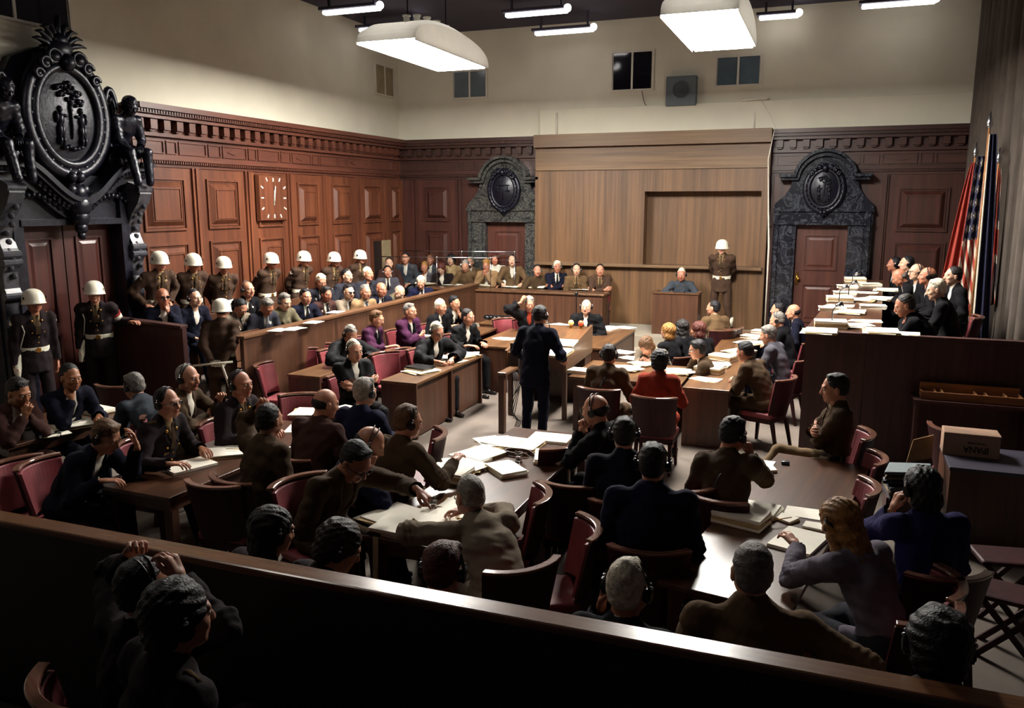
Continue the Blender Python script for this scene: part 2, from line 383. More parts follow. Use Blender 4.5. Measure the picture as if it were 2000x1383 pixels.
# --- windows high in the plaster (glazed booths)
def hi_window(idx, fn, u0, u1, v0, v1, glasses):
    r = struct(fixn(mk('window_%d' % idx, frame(MB(), fn, u0-0.04, u1+0.04, v0-0.04, v1+0.04, 0.04, 0.0, 0.03), M_WHITEP)))
    n = len(glasses); wd = (u1-u0)/n
    for i, g in enumerate(glasses):
        fixn(mk('pane', wbox(MB(), fn, u0+wd*i+0.02, u0+wd*(i+1)-0.02, v0, v1, 0.0, 0.012), g, r))
    m = MB()
    for i in range(1, n): wbox(m, fn, u0+wd*i-0.02, u0+wd*i+0.02, v0, v1, 0.0, 0.03)
    if n > 1: fixn(mk('mullion', m, M_WHITEP, r))
    return r
hi_window(1, Bw, -4.6, -3.74, 5.44, 6.19, [M_GLASSD, M_GLASSD])
hi_window(2, Bw, -2.41, -1.54, 5.43, 5.97, [M_GLASSG, M_GLASSG])
hi_window(3, Bw, -8.35, -7.54, 5.44, 6.0, [M_GLASSG, M_GLASSG])
hi_window(4, Lw, 17.04, 17.85, 5.5, 6.12, [M_GLASSW, M_GLASSW])
hi_window(5, Lw, 6.4, 8.88, 5.34, 6.5, [M_GLASSD, M_GLASSD, M_GLASSD])
# --- wall fittings
sp = tag(mk('loudspeaker', wbox(MB(), Bw, -3.40, -2.78, 5.04, 5.63, 0.01, 0.22), M_GREYB, bevel=0.01),
         'square grey loudspeaker box mounted high on the pale wall between two windows', 'loudspeaker')
fixn(sp)
m = MB().tube([Bw(-3.09+0.17*math.cos(a), 5.36+0.17*math.sin(a), 0.225) for a in np.linspace(0, 2*math.pi, 25)], 0.012, 6)
mk('speaker_ring', m, M_GREYB, sp, smooth=True)
mk('speaker_cone', MB().cyl(Bw(-3.09, 5.36, 0.215), (0, -1, 0), 0.155, 0.012, 24), mat('speaker_cloth', '#434b4f', 0.9), sp)
m = MB().tube([Bw(-1.6, 5.08, 0.1), Bw(-1.6, 4.48, 0.14)], 0.02, 8); m.tube([Bw(-1.85, 5.1, 0.2), Bw(-1.35, 5.12, 0.2)], 0.025, 8)
m.sph(Bw(-1.42, 5.12, 0.2), (0.09, 0.05, 0.04), 10, 6)
tag(mk('wall_bracket', m, M_WHITEP, smooth=True), 'small white bracket with pipe on pale wall above right end of oak screen', 'bracket')
m = MB().tube([Bw(-5.8, 5.0, 0.15), Bw(-5.8, 4.48, 0.15)], 0.022, 8)
tag(mk('wall_pipe', m, M_WHITEP, smooth=True), 'short white pipe above the left end of the oak screen', 'pipe')
pts = [Bw(-1.5, 5.12, 0.2), Bw(-1.3, 4.8, 0.4), Bw(-1.16, 4.52, 0.58), Bw(-1.25, 3.9, 0.62), Bw(-1.2, 3.0, 0.62), Bw(-1.15, 2.2, 0.62), Bw(-1.14, 0.5, 0.62)]
tag(mk('hanging_cord', MB().tube(pts, [0.006, 0.006, 0.006, 0.012, 0.014, 0.02, 0.012], 8), M_WHITEP, smooth=True),
    'long pale cord hanging down beside the right edge of the oak screen', 'cord')
m = MB().tube([Bw(-3.95, 5.4, 0.02), Bw(-3.9, 5.2, 0.05), Bw(-3.85, 5.1, 0.1), Bw(-3.82, 5.08, 0.14)], 0.007, 6)
tag(mk('window_cable', m, M_CABLE), 'thin dark cable dropping from the dark window beside the loudspeaker', 'cable')
m = MB().tube([atX(150, 92, -9.72), atX(66, 105, -9.55), atX(40, 175, -9.6)], 0.014, 6)
tag(mk('iron_stay', m, M_INK), 'thin iron stay rod behind the crest of the large dark portal', 'rod')

# ---------------------------------------------------------------- clock set into the third panel of the left wall
ck = thing('wall_clock', 'square wall clock of white marks and hands on a wooden panel above the guards', 'clock', (XL+0.13, 12.94, 3.14))
CKF = lambda u, v, d: (d, u, v)
fixn(mk('clock_board', frust(MB(), CKF, -0.42, 0.42, -0.42, 0.42, -0.05, 0.02, 0.02), M_PANEL, ck))
for k in range(12):
    an = math.radians(30*k); r = 0.33/max(abs(math.cos(an)), abs(math.sin(an)))
    r = min(r, 0.40); u, v = r*math.sin(an), r*math.cos(an)
    m = MB(); du, dv = math.sin(an)*0.035, math.cos(an)*0.035; nu, nv = math.cos(an)*0.011, -math.sin(an)*0.011
    m.prism([(u-du-nu, v-dv-nv), (u-du+nu, v-dv+nv), (u+du+nu, v+dv+nv), (u+du-nu, v+dv-nv)], CKF, 0.02, 0.03)
    fixn(mk('hour_mark', m, M_WHITE, ck))
for nm, an, ln in (('hour_hand', 4, 0.22), ('minute_hand', 9, 0.30)):
    a = math.radians(an); du, dv = math.sin(a), math.cos(a); m = MB()
    m.prism([(-du*0.05-dv*0.012, -dv*0.05+du*0.012-0.08), (-du*0.05+dv*0.012, -dv*0.05-du*0.012-0.08), (du*ln+dv*0.008, dv*ln-0.08), (du*ln-dv*0.008, dv*ln-0.08)], CKF, 0.032, 0.04)
    fixn(mk(nm, m, M_WHITE, ck))

# ---------------------------------------------------------------- marble door surrounds of the back wall
def arc(cx, cz, r, a0, a1, n): return [(cx+r*math.cos(math.radians(a0+(a1-a0)*i/n)), cz+r*math.sin(math.radians(a0+(a1-a0)*i/n))) for i in range(n+1)]
def oval(cx, cz, a, b, n=40): return [(cx+a*math.cos(2*math.pi*i/n), cz+b*math.sin(2*math.pi*i/n)) for i in range(n+1)]
def strip_sweep(mb, fn, path, t, d0, d1, mi=0):
    path = [np.array(p, float) for p in path]; ns = []
    for i in range(len(path)):
        a = path[max(i-1, 0)]; b = path[min(i+1, len(path)-1)]; d = (b-a)/(np.linalg.norm(b-a)+1e-9); ns.append(np.array([-d[1], d[0]]))
    for i in range(len(path)-1):
        q = [path[i], path[i+1], path[i+1]+ns[i+1]*t, path[i]+ns[i]*t]
        vs = [fn(p[0], p[1], d0) for p in q]+[fn(p[0], p[1], d1) for p in q]
        mb.add(vs, [(0,3,2,1),(4,5,6,7),(0,1,5,4),(1,2,6,5),(2,3,7,6),(3,0,4,7)], mi)
def cartouche(parent, fn, c, z, a, b, d, relief, nm='cartouche'):
    m = MB()
    n = 36; k = 7
    vs = []; fs = []
    for j in range(k+1):
        r = j/k; dd = d+0.10+0.05*(1-r*r)
        for i in range(n):
            an = 2*math.pi*i/n; sq = 1.0-0.10*max(0, -math.sin(an))**2
            vs.append(fn(c+a*0.72*r*math.cos(an)*sq, z+b*0.72*r*math.sin(an), dd))
    for j in range(k):
        for i in range(n): fs.append((j*n+i, j*n+(i+1) % n, (j+1)*n+(i+1) % n, (j+1)*n+i))
    m.add(vs, fs)
    m.tube([fn(u, v, d+0.10) for u, v in oval(c, z, a*0.80, b*0.80)], 0.05*a/0.45, 8, caps=False)
    m.tube([fn(u, v, d+0.07) for u, v in oval(c, z, a*0.98, b*0.96)], 0.065*a/0.45, 8, caps=False)
    for i in range(26):
        an = 2*math.pi*i/26; m.sph(fn(c+a*0.9*math.cos(an), z+b*0.89*math.sin(an), d+0.11), 0.03*a/0.45, 6, 4)
    # scrolls and crest shell
    for sgn in (-1, 1):
        for (du, dv, rr) in ((0.30, 0.92, 0.13), (0.52, 0.80, 0.10), (0.70, 0.62, 0.08)):
            m.sph(fn(c+sgn*du*a, z+dv*b, d+0.14), (rr*a*1.2, rr*a*1.2, rr*a), 10, 6)
            m.tube([fn(c+sgn*du*a+rr*a*math.cos(t)*(1.5-t*0.15), z+dv*b+rr*a*math.sin(t)*(1.5-t*0.15), d+0.17) for t in np.linspace(0, 6, 18)], 0.022*a/0.45, 6)
    m.sph(fn(c, z+0.86*b, d+0.17), (a*0.17, a*0.17, a*0.19), 12, 8)
    m.sph(fn(c-0.1*a, z-1.0*b, d+0.13), (a*0.13,)*3, 10, 6); m.sph(fn(c+0.1*a, z-1.0*b, d+0.13), (a*0.13,)*3, 10, 6)
    m.prism([(c-0.2*a, z-1.02*b), (c+0.2*a, z-1.02*b), (c, z-1.25*b)], fn, d+0.02, d+0.12)
    # low relief inside
    if relief == 'figure':
        rs = random.Random(4); L_ = [(0, -.05, .035, .34), (0, .12, .05, .1)]
        for k in range(34):
            an = rs.uniform(0, 6.28); q = rs.uniform(0, 1)**.5; L_.append((q*.36*math.cos(an), .34+q*.20*math.sin(an), rs.uniform(.035, .07), rs.uniform(.03, .055)))
        for sx in (-1, 1):      # two standing figures beside a leafy tree
            x0 = sx*.26; L_ += [(x0, .10, .055, .06), (x0, -.06, .085, .12), (x0-sx*.02, -.24, .06, .13), (x0+sx*.04, -.24, .055, .13), (x0-sx*.03, -.40, .04, .09), (x0+sx*.05, -.40, .04, .09), (x0-sx*.11, .0, .08, .03), (x0+sx*.10, -.03, .04, .10)]
        L_ += [(-.2+.1*k, -.52+.02*math.sin(k*2), .08, .04) for k in range(5)]
        for (du, dv, ru, rv) in L_:
            m.sph(fn(c+du*a, z+dv*b, d+0.145), (ru*a, 0.04, rv*b) if fn is Bw else (0.05, ru*a, rv*b), 8, 5)
    else:
        for (du, dv, ru, rv) in ((0, 0, .03, .5), (0, .25, .5, .03), (-.33, -.02, .16, .05), (.33, -.02, .16, .05), (-.33, .1, .02, .16), (.33, .1, .02, .16)):
            m.sph(fn(c+du*a, z+dv*b, d+0.15), (ru*a, 0.035, rv*b) if fn is Bw else (0.035, ru*a, rv*b), 10, 6)
    return mk(nm, m, M_BRONZE, parent, smooth=True)
def portal(label, c, mm, relief, right_full=True):
    t = thing('marble_doorway', label, 'doorway surround', (0, 0, 0))
    hw, ow = 0.49, 0.93
    m = MB()
    for s in (-1, 1):
        a, b = sorted((c+s*hw, c+s*ow)); wbox(m, Bw, a, b, ZP, 2.63, 0.0, 0.22)
        a, b = sorted((c+s*(hw+0.06), c+s*(ow-0.16))); wbox(m, Bw, a, b, ZP, 2.6, 0.22, 0.26)
        a, b = sorted((c+s*(ow-0.10), c+s*(ow-0.04))); wbox(m, Bw, a, b, ZP, 2.9, 0.22, 0.30)
    body = [(c-ow, 2.62), (c+ow, 2.62), (c+ow, 3.0)] + [(c+ow-0.02, 3.05), (c+0.74, 3.2), (c+0.64, 3.36), (c+0.60, 3.54)] + \
           arc(c, 3.46, 0.50, 8, 172, 18) + [(c-0.60, 3.54), (c-0.64, 3.36), (c-0.74, 3.2), (c-ow+0.02, 3.05), (c-ow, 3.0)]
    m.prism(body, Bw, 0.0, 0.24)
    wbox(m, Bw, c-ow-0.02, c+ow+0.02, 2.88, 2.94, 0, 0.29); wbox(m, Bw, c-ow, c+ow, 2.62, 2.68, 0, 0.28)
    fixn(mk('marble_frame', m, mm, t))
    path = [(c-0.86, 3.56), (c-0.54, 3.56)] + arc(c, 3.50, 0.54, 166, 14, 22) + [(c+0.54, 3.56), (c+0.86, 3.56)]
    m = MB(); strip_sweep(m, Bw, path, 0.06, 0, 0.42); 
    path2 = [(c-0.82, 3.50), (c-0.50, 3.50)] + arc(c, 3.48, 0.48, 170, 10, 22) + [(c+0.50, 3.50), (c+0.82, 3.50)]
    strip_sweep(m, Bw, path2, 0.06, 0, 0.34)
    fixn(mk('arched_cornice', m, mm, t))
    cartouche(t, Bw, c, 3.33, 0.36, 0.46, 0.22, relief)
    return t
portal('veined marble doorway surround with oval crest left of the oak screen wall', -7.0, M_MARB2, 'scales')
portal('black veined marble doorway surround with oval crest right of the oak screen wall', -0.18, M_MARB, 'figure')
def door_leaf(idx, fn, u0, u1, v0, v1, d, m_, rows, knob=None):
    mb = MB(); wbox(mb, fn, u0, u1, v0, v1, d, d+0.04)
    r = struct(fixn(mk('door_%d' % idx, mb, m_)))
    for (a, b) in rows:
        m = MB(); frame(m, fn, u0+0.17, u1-0.17, a, b, 0.03, d+0.04, d+0.065); frust(m, fn, u0+0.24, u1-0.24, a+0.07, b-0.07, d+0.04, 0.04, d+0.055)
        fixn(mk('door_panel', m, m_, r))
    if knob:
        m = MB(); wbox(m, fn, knob[0]-0.025, knob[0]+0.025, knob[1]-0.14, knob[1]+0.12, d+0.04, d+0.05)
        m.sph(fn(knob[0]+0.03, knob[1], d+0.11), 0.035, 10, 8); m.cyl(fn(knob[0]+0.03, knob[1], d+0.04), np.array(fn(0, 0, 1))-np.array(fn(0, 0, 0)), 0.012, 0.06, 8)
        mk('door_handle', m, M_BRASS, r, smooth=True)
    return r
door_leaf(1, Bw, -0.67, 0.31, ZP, 2.62, 0.02, M_DOOR, [(0.62, 1.42), (1.7, 2.42)], (-0.6, 1.52))
door_leaf(2, Bw, -7.49, -6.51, ZP, 2.62, 0.02, M_DOOR, [(0.62, 1.42), (1.7, 2.42)])
# small service door standing open in the corner of the left wall
struct(fixn(mk('door_3', wbox(MB(), Lw, 16.9, 17.3, 0.45, 2.2, 0.1, 0.14), M_GLASSW)))
struct(fixn(mk('door_4', wbox(MB(), Lw, 16.55, 16.9, 0.45, 2.2, 0.09, 0.125), M_PARA)))

# ---------------------------------------------------------------- the large dark portal on the left wall
PY = 8.42
bp = thing('large_portal', 'huge dark marble portal with bronze figures and oval crest on the left wall', 'doorway surround', (0, 0, 0))
m = MB()
for s in (-1, 1):
    a, b = sorted((PY+s*0.78, PY+s*1.16)); wbox(m, Lw, a, b, 0, 3.42, 0, 0.20)
    a, b = sorted((PY+s*0.78, PY+s*0.92)); wbox(m, Lw, a, b, 0, 3.2, 0.2, 0.30)
wbox(m, Lw, PY-0.8, PY+0.8, 2.76, 3.42, 0, 0.24); wbox(m, Lw, PY-0.82, PY+0.82, 2.76, 2.84, 0.24, 0.32)
fixn(mk('marble_frame', m, M_MARBL, bp))
for s in (-1, 1):
    m = MB(); yy = PY+s*1.02
    prof = [(3.36, .30), (3.30, .50), (3.18, .56), (3.05, .50), (2.9, .38), (2.75, .30), (2.62, .28), (2.5, .33), (2.44, .36), (2.38, .28), (2.3, .36), (2.2, .30), (2.0, .30), (1.9, .34), (1.82, .28), (1.0, .26), (0, .26)]
    vs = []; 
    for z, d in prof: vs += [Lw(yy-0.11, z, 0.1), Lw(yy-0.11, z, d), Lw(yy+0.11, z, d), Lw(yy+0.11, z, 0.1)]
    fs = []
    for i in range(len(prof)-1):
        o = i*4; fs += [(o+1, o+2, o+6, o+5), (o, o+1, o+5, o+4), (o+2, o+3, o+7, o+6)]
    m.add(vs, fs)
    for z, d in ((3.24, .55), (2.42, .36), (2.32, .36), (1.9, .33)): m.tube([Lw(yy-0.13, z, d-0.03), Lw(yy+0.13, z, d-0.03)], 0.05, 10)
    for z in np.linspace(2.15, 3.0, 9): m.sph(Lw(yy+0.02*math.sin(z*30), z, np.interp(z, [1.8, 2.3, 2.6, 3.05], [.28, .33, .28, .5])+0.01), 0.04, 8, 5)
    fixn(mk('scroll_console', m, M_STONEC, bp, smooth=False, bevel=0.006))
# swagged cornice
def swag(off): 
    P = []
    for i in range(41):
        t = -1+2*i/40; y = PY+t*1.28
        z = 3.56 if abs(t) > 0.72 else 3.56-0.50*(0.5+0.5*math.cos(math.pi*t/0.72))
        P.append((y, z+off))
    return P
m = MB(); strip_sweep(m, Lw, swag(0.0), 0.06, 0, 0.52); strip_sweep(m, Lw, swag(-0.06), 0.06, 0, 0.47); strip_sweep(m, Lw, swag(-0.14), 0.08, 0, 0.40); strip_sweep(m, Lw, swag(-0.24), 0.10, 0, 0.33)
p = swag(-0.10)
for i in range(0, 41): m.sph(Lw(p[i][0], p[i][1], 0.42), 0.028, 6, 4)
fixn(mk('swag_cornice', m, M_MARBL, bp))
# mask and garlands under the swag
m = MB(); 
for (du, v, r) in ((0, 3.02, .17), (0, 2.86, .13), (0, 2.72, .09), (0, 2.62, .06), (-.13, 3.08, .09), (.13, 3.08, .09), (-.22, 3.14, .07), (.22, 3.14, .07), (-.08, 2.94, .06), (.08, 2.94, .06), (0, 3.18, .12), (-.1, 3.22, .08), (.1, 3.22, .08)):
    m.sph(Lw(PY+du, v, 0.40), (r*0.8, r, r), 12, 8)
for s in (-1, 1):
    for k in range(9): 
        t = k/8; m.sph(Lw(PY+s*(0.25+0.6*t), 3.0+0.22*math.sin(t*2.2)-0.1*t, 0.33), 0.05-0.02*t, 8, 5)
mk('mask_ornament', m, M_BRONZE, bp, smooth=True)
# the great oval with its frame and crest
def Lo(u, v, d): return Lw(u, v, d+0.12)
cartouche(bp, Lo, PY+0.02, 4.17, 0.62, 0.78, 0.1, 'figure', 'oval_crest')
m = MB()
outl = [(PY-0.95, 3.5), (PY-0.98, 3.9), (PY-0.88, 4.4), (PY-0.58, 4.85), (PY-0.2, 5.02), (PY+0.2, 5.02), (PY+0.58, 4.85), (PY+0.88, 4.4), (PY+0.98, 3.9), (PY+0.95, 3.5)]
m.prism(outl, Lw, 0.0, 0.2)
for sg in (-1, 1):
    for t in np.linspace(0, 1, 16):
        u = PY+sg*(0.80-0.62*t**1.6); v = 3.55+1.45*t
        m.sph(Lw(u, v, 0.22), (0.05, 0.055, 0.055), 7, 5)
    m.tube([Lw(PY+sg*(0.82+0.10*math.cos(a)*(1-a/14)), 4.35+0.30*math.sin(a)*(1-a/14), 0.22) for a in np.linspace(0, 9, 30)], 0.045, 7)
    m.tube([Lw(PY+sg*(0.80+0.14*math.cos(a)*(1-a/14)), 3.62+0.14*math.sin(a)*(1-a/14), 0.28) for a in np.linspace(0, 9, 30)], 0.05, 7)
mk('crest_frame', m, M_BRONZE, bp, smooth=True)
m = MB()
for k in range(9):
    a = math.radians(20+k*17.5); L_ = 0.24 if k != 4 else 0.34
    base = np.array([PY+0.10*math.cos(a), 4.98+0.10*math.sin(a)]); tip = base+L_*np.array([math.cos(a), math.sin(a)]); tip2 = tip+np.array([math.copysign(0.09, math.cos(a)) if k != 4 else 0, -0.01])
    m.tube([Lw(base[0], base[1], 0.3), Lw((base[0]+tip[0])/2, (base[1]+tip[1])/2+0.02, 0.3), Lw(tip[0], tip[1], 0.32), Lw(tip2[0], tip2[1], 0.33)], [0.05, 0.045, 0.03, 0.008], 7)
m.sph(Lw(PY, 5.0, 0.28), (0.14, 0.2, 0.17), 12, 8); m.sph(Lw(PY, 5.12, 0.3), (0.1, 0.13, 0.1), 12, 8)
mk('plume', m, M_BRONZE, bp, smooth=True)
for i, (a, b) in enumerate(((PY-0.78, PY-0.02), (PY+0.0, PY+0.78))):
    door_leaf(5+i, Lw, a, b, 0, 2.76, 0.02, M_DOORD, [(0.3, 1.3), (1.42, 2.6)])
struct(box('door_step', M_FLOOR, (XL, PY-1.1, 0, XL+0.95, PY+0.75, 0.12)))

# ---------------------------------------------------------------- lamps
def big_lamp(label, x0, x1, y0, y1, z):
    t = thing('suspended_lamp', label, 'ceiling lamp', ((x0+x1)/2, (y0+y1)/2, z), group=None)
    hx, hy = (x1-x0)/2, (y1-y0)/2
    mk('light_panel', MB().box(-hx+0.03, -hy+0.03, 0.0, hx-0.03, hy-0.03, 0.02), M_LAMP, t)
    # curved shell: half ellipse across the length, like a shallow boat turned over
    vs = []; fs = []; n = 22
    for i in range(n+1):
        a = math.pi*i/n; y = -hy*1.02*math.cos(a); z_ = 0.03+0.42*math.sin(a)**0.8
        for xx in (-hx*1.04, -hx*0.8, hx*0.8, hx*1.04):
            vs.append((xx, y, z_ if abs(xx) < hx else 0.03+(z_-0.03)*0.82))
    for i in range(n):
        for k in range(3): fs.append((i*4+k, i*4+k+1, i*4+5+k, i*4+4+k))
    for k, c0 in ((0, 0), (3, 1)):
        base = len(vs)
        for i in range(n+1):
            y = vs[i*4+k][1]; vs.append((vs[i*4+k][0], y, 0.0))
        for i in range(n): fs.append((i*4+k, (i+1)*4+k, base+i+1, base+i))
    fixn(mk('lamp_shell', MB().add(vs, fs), M_LAMPW, t, smooth=False))
    for i in range(7):
        y = -hy*0.75+hy*1.5*i/6; zz = 0.03+0.42*max(0.05, math.sqrt(max(0, 1-(y/(hy*1.02))**2)))**0.8
        m = MB().cyl((hx*0.35, y, zz-0.03), (0, 0, 1), 0.045, 0.10, 12); m.cyl((hx*0.35, y, zz+0.07), (0, 0, 1), 0.06, 0.02, 12)
        mk('lamp_socket', m, M_LAMPW, t)
    for yy in (-hy*0.5, hy*0.5):
        mk('hanger_rod', MB().tube([(0, yy, 0.3), (0, yy, ZC-z)], 0.012, 6), M_INK, t)
big_lamp('large glowing boat shaped lamp hanging on the left, towards the clock wall', -6.55, -5.65, 10.95, 13.6, 5.3)
big_lamp('large glowing boat shaped lamp hanging on the right, above the lectern side', -2.12, -1.22, 10.75, 13.25, 5.3)
big_lamp('large lamp out of view above the left foreground tables', -5.9, -5.0, 3.2, 5.4, 6.0)  # added out of view to lighten the foreground, standing in for other room light
for o_ in C.objects:
    if o_.name.startswith('suspended_lamp.002'): third = o_
M_LAMPFILL = emis('lamp_panel_dim_light', (1.0, 0.93, 0.84), 6.0)
for o_ in list(C.objects):
    if o_.parent == third and o_.name.startswith('light_panel'): o_.data.materials[0] = M_LAMPFILL
TUBES = [((635, 27), (740, 15)), ((990, 32), (1107, 20)), ((1047, 67), (1158, 57)), ((1683, 14), (1828, 2)), ((845, -14), (952, -26)), ((1483, 36), (1560, 30)), ((700, 62), (820, 48))]
TL = ['fluorescent tube lamp at the upper left, next to the window corner', 'fluorescent tube lamp, the upper of two in the middle of the ceiling',
      'fluorescent tube lamp, the lower of two in the middle near the back wall', 'fluorescent tube lamp alone at the upper right', 'fluorescent tube lamp touching the top edge of the view',
      'fluorescent tube lamp half hidden beside the right big lamp', 'fluorescent tube lamp seen just above the left big lamp']
for (a, b), lab in zip(TUBES, TL):
    z = 6.6; p = atZ(*a, z); q = atZ(*b, z)
    if (a, b) == TUBES[2]: z = 6.5; p = atZ(*a, z); q = atZ(*b, z)
    c = (p+q)/2; L_ = min(1.35, np.linalg.norm(q-p))/2
    t = thing('fluorescent_lamp', lab, 'ceiling lamp', (c[0], c[1], z), 0.0, 'fluorescent lamps under the ceiling')
    mk('tube', MB().box(-L_, -0.07, -0.035, L_, 0.07, 0.035), M_TUBE, t, bevel=0.02)
    mk('reflector', MB().box(-L_-0.05, -0.12, 0.04, L_-0.05, 0.12, 0.09).box(-L_+0.1, -0.02, 0.09, -L_+0.14, 0.02, ZC-z).box(L_-0.14, -0.02, 0.09, L_-0.1, 0.02, ZC-z), M_CEIL, t)
    mk('end_cap', MB().sph((L_, 0, 0.05), 0.075, 10, 8), M_TUBE, t, smooth=True)
# ================================================================ FURNITURE
# ---- dock
DX, DZ = -7.2, 1.3
dk = thing('dock', 'long oak dock in front of the two rows of seated men', 'dock', (0, 0, 0))
m = MB().box(DX-0.06, 8.85, 0, DX, 16.75, DZ-0.03); mk('front_panel', m, M_DOCK, dk)
m = MB().box(DX-0.16, 8.83, DZ-0.03, DX+0.03, 16.75, DZ+0.01); mk('top_rail', m, M_DOCKTOP, dk, bevel=0.006)
SPX = [(-9.55, 8.97), (-8.0, 8.62), (-8.0, 8.70), (-9.55, 9.05)]
mk('side_panel', MB().hexa([(x, y, z) for z in (0, 1.44-.04) for x, y in SPX]), M_BENCH, dk)
mk('side_rail', MB().hexa([(x, y+(-.03 if k < 2 else .03), z) for z in (1.44-.04, 1.44) for k, (x, y) in enumerate(SPX)]), M_BENCH, dk, bevel=0.005)
mk('lower_floor', MB().box(-8.42, 9.1, 0, DX-0.06, 16.25, 0.25), M_FLOOR, dk)
mk('upper_floor', MB().box(XL+0.14, 9.45, 0, -8.42, 16.25, 0.45), M_FLOOR, dk)
for (x, z, lab) in ((-8.0, 0.25, 'long wooden bench under the front row of the dock'), (-8.85, 0.45, 'long wooden bench under the back row of the dock')):
    b = thing('dock_bench', lab, 'bench', (x, 9.6, z))
    L_ = 6.2
    mk('seat', MB().box(-0.2, 0, 0.41, 0.22, L_, 0.45), M_DOCKTOP, b, bevel=0.01)
    mk('backrest', MB().box(-0.26, 0, 0.45, -0.22, L_, 0.88), M_DOCK, b, bevel=0.01)
    for k in range(5): mk('leg', MB().box(-0.18, k*L_/4.05, 0, 0.2, k*L_/4.05+0.04, 0.41), M_DOCK, b)
# ---- interpreters' desk
it = thing('interpreters_desk', 'long oak desk of the interpreters in front of the left marble doorway', 'desk', (0, 0, 0))
mk('front_panel', MB().box(-8.45, 16.62, 0.2, -4.34, 16.68, 1.15), M_DOCK, it)
mk('side_panel', MB().box(-4.40, 16.68, ZP, -4.34, 17.05, 1.15), M_DOCK, it)
mk('desk_top', MB().box(-8.47, 16.58, 1.15, -4.30, 17.08, 1.19), M_DOCKTOP, it, bevel=0.006)
gb = thing('glass_booth', 'low glass booth of thin chrome rails around the interpreters', 'glass booth', (0, 0, 0))
RZ1, RZ2 = 1.82, 1.90
m = MB()
A = [(-7.05, 16.78), (-10.0+0.5, 16.78)]
m.tube([(-9.6, 16.75, 1.84), (-6.9, 16.75, 1.87)], 0.012, 6); m.tube([(-9.5, 17.45, 1.94), (-6.6, 17.45, 1.97)], 0.012, 6)
m.tube([(-6.9, 16.75, 1.87), (-6.6, 17.45, 1.97)], 0.008, 6)
mk('rail', m, M_METAL, gb, smooth=True)
for (x, y, z) in ((-6.9, 16.75, 1.87), (-8.2, 16.75, 1.855), (-6.6, 17.45, 1.97), (-7.9, 17.45, 1.955)):
    m = MB().tube([(x, y, 1.19 if y < 17 else ZP), (x, y, z)], 0.011, 6).sph((x, y, z), 0.028, 8, 6); mk('post', m, M_METAL, gb, smooth=True)
for (x0, x1, y) in ((-9.5, -8.2, 16.75), (-8.2, -6.9, 16.75), (-9.4, -7.9, 17.45), (-7.9, -6.6, 17.45)):
    mk('glass_pane', MB().box(x0+0.02, y-0.003, 1.22, x1-0.02, y+0.003, 1.83 if y < 17 else 1.93), M_GLASS, gb)
# ---- witness box
wt = thing('witness_box', 'small square oak witness box on the pale platform', 'witness box', (-2.78, 16.75, ZP))
mk('front_panel', MB().box(-0.48, -0.30, 0, 0.42, -0.26, 0.82), M_DOCK, wt)
mk('side_panel', MB().box(-0.48, -0.26, 0, -0.44, 0.15, 0.82), M_DOCK, wt); mk('side_panel', MB().box(0.38, -0.26, 0, 0.42, 0.15, 0.82), M_DOCK, wt)
mk('shelf', MB().box(-0.44, -0.26, 0.66, 0.38, 0.0, 0.69), M_DOCKTOP, wt)
mk('top_rim', MB().box(-0.5, -0.32, 0.82, 0.44, -0.24, 0.85).box(-0.5, -0.24, 0.82, -0.42, 0.17, 0.85).box(0.36, -0.24, 0.82, 0.44, 0.17, 0.85), M_DOCKTOP, wt)
# ---- judges' bench
JZ = 1.6
jb = thing('judges_bench', 'tall dark wooden bench of the judges with its end wall on the right', 'judges bench', (0, 0, 0))
mk('end_panel', MB().box(-0.2, 10.05, 0, 0.448, 10.11, JZ-0.04), M_BENCH, jb)
mk('end_panel', MB().box(0.456, 10.05, 0, XR+0.35, 10.11, JZ-0.04), M_BENCH, jb)
mk('end_panel_rail', MB().box(-0.22, 10.03, JZ-0.04, XR+0.35, 10.14, JZ), M_BENCH, jb, bevel=0.006)
def skx(y): return -0.2+(y-10.05)*0.0787
mk('front_panel', MB().hexa([(skx(y)+d, y, z) for z in (0, JZ-0.04) for (y, d) in ((10.11, 0), (10.11, 0.06), (17.3, 0.06), (17.3, 0))]), M_BENCH, jb)
mk('bench_top', MB().hexa([(skx(y)+d, y, z) for z in (JZ-0.04, JZ) for (y, d) in ((10.14, -0.02), (10.14, 0.80), (17.3, 0.62), (17.3, -0.02))]), M_TABLE, jb, bevel=0.006)
mk('platform', MB().hexa([(x, y, z) for z in (0, 0.72) for (x, y) in ((-0.12, 10.12), (2.3, 10.12), (2.3, 17.6), (0.46, 17.6))]), M_PLAT, jb)
# ---- visitors' parapet in the foreground
pa = thing('parapet', 'long dark wooden parapet with polished top rail crossing the foreground', 'parapet', (0, 0, 0))
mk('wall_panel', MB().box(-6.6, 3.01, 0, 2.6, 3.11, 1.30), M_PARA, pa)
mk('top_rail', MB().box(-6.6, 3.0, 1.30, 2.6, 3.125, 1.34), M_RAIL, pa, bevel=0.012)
struct(box('gallery_floor', M_FLOOR, (-6.6, YN, 0.0, 2.6, 2.97, 0.25)))

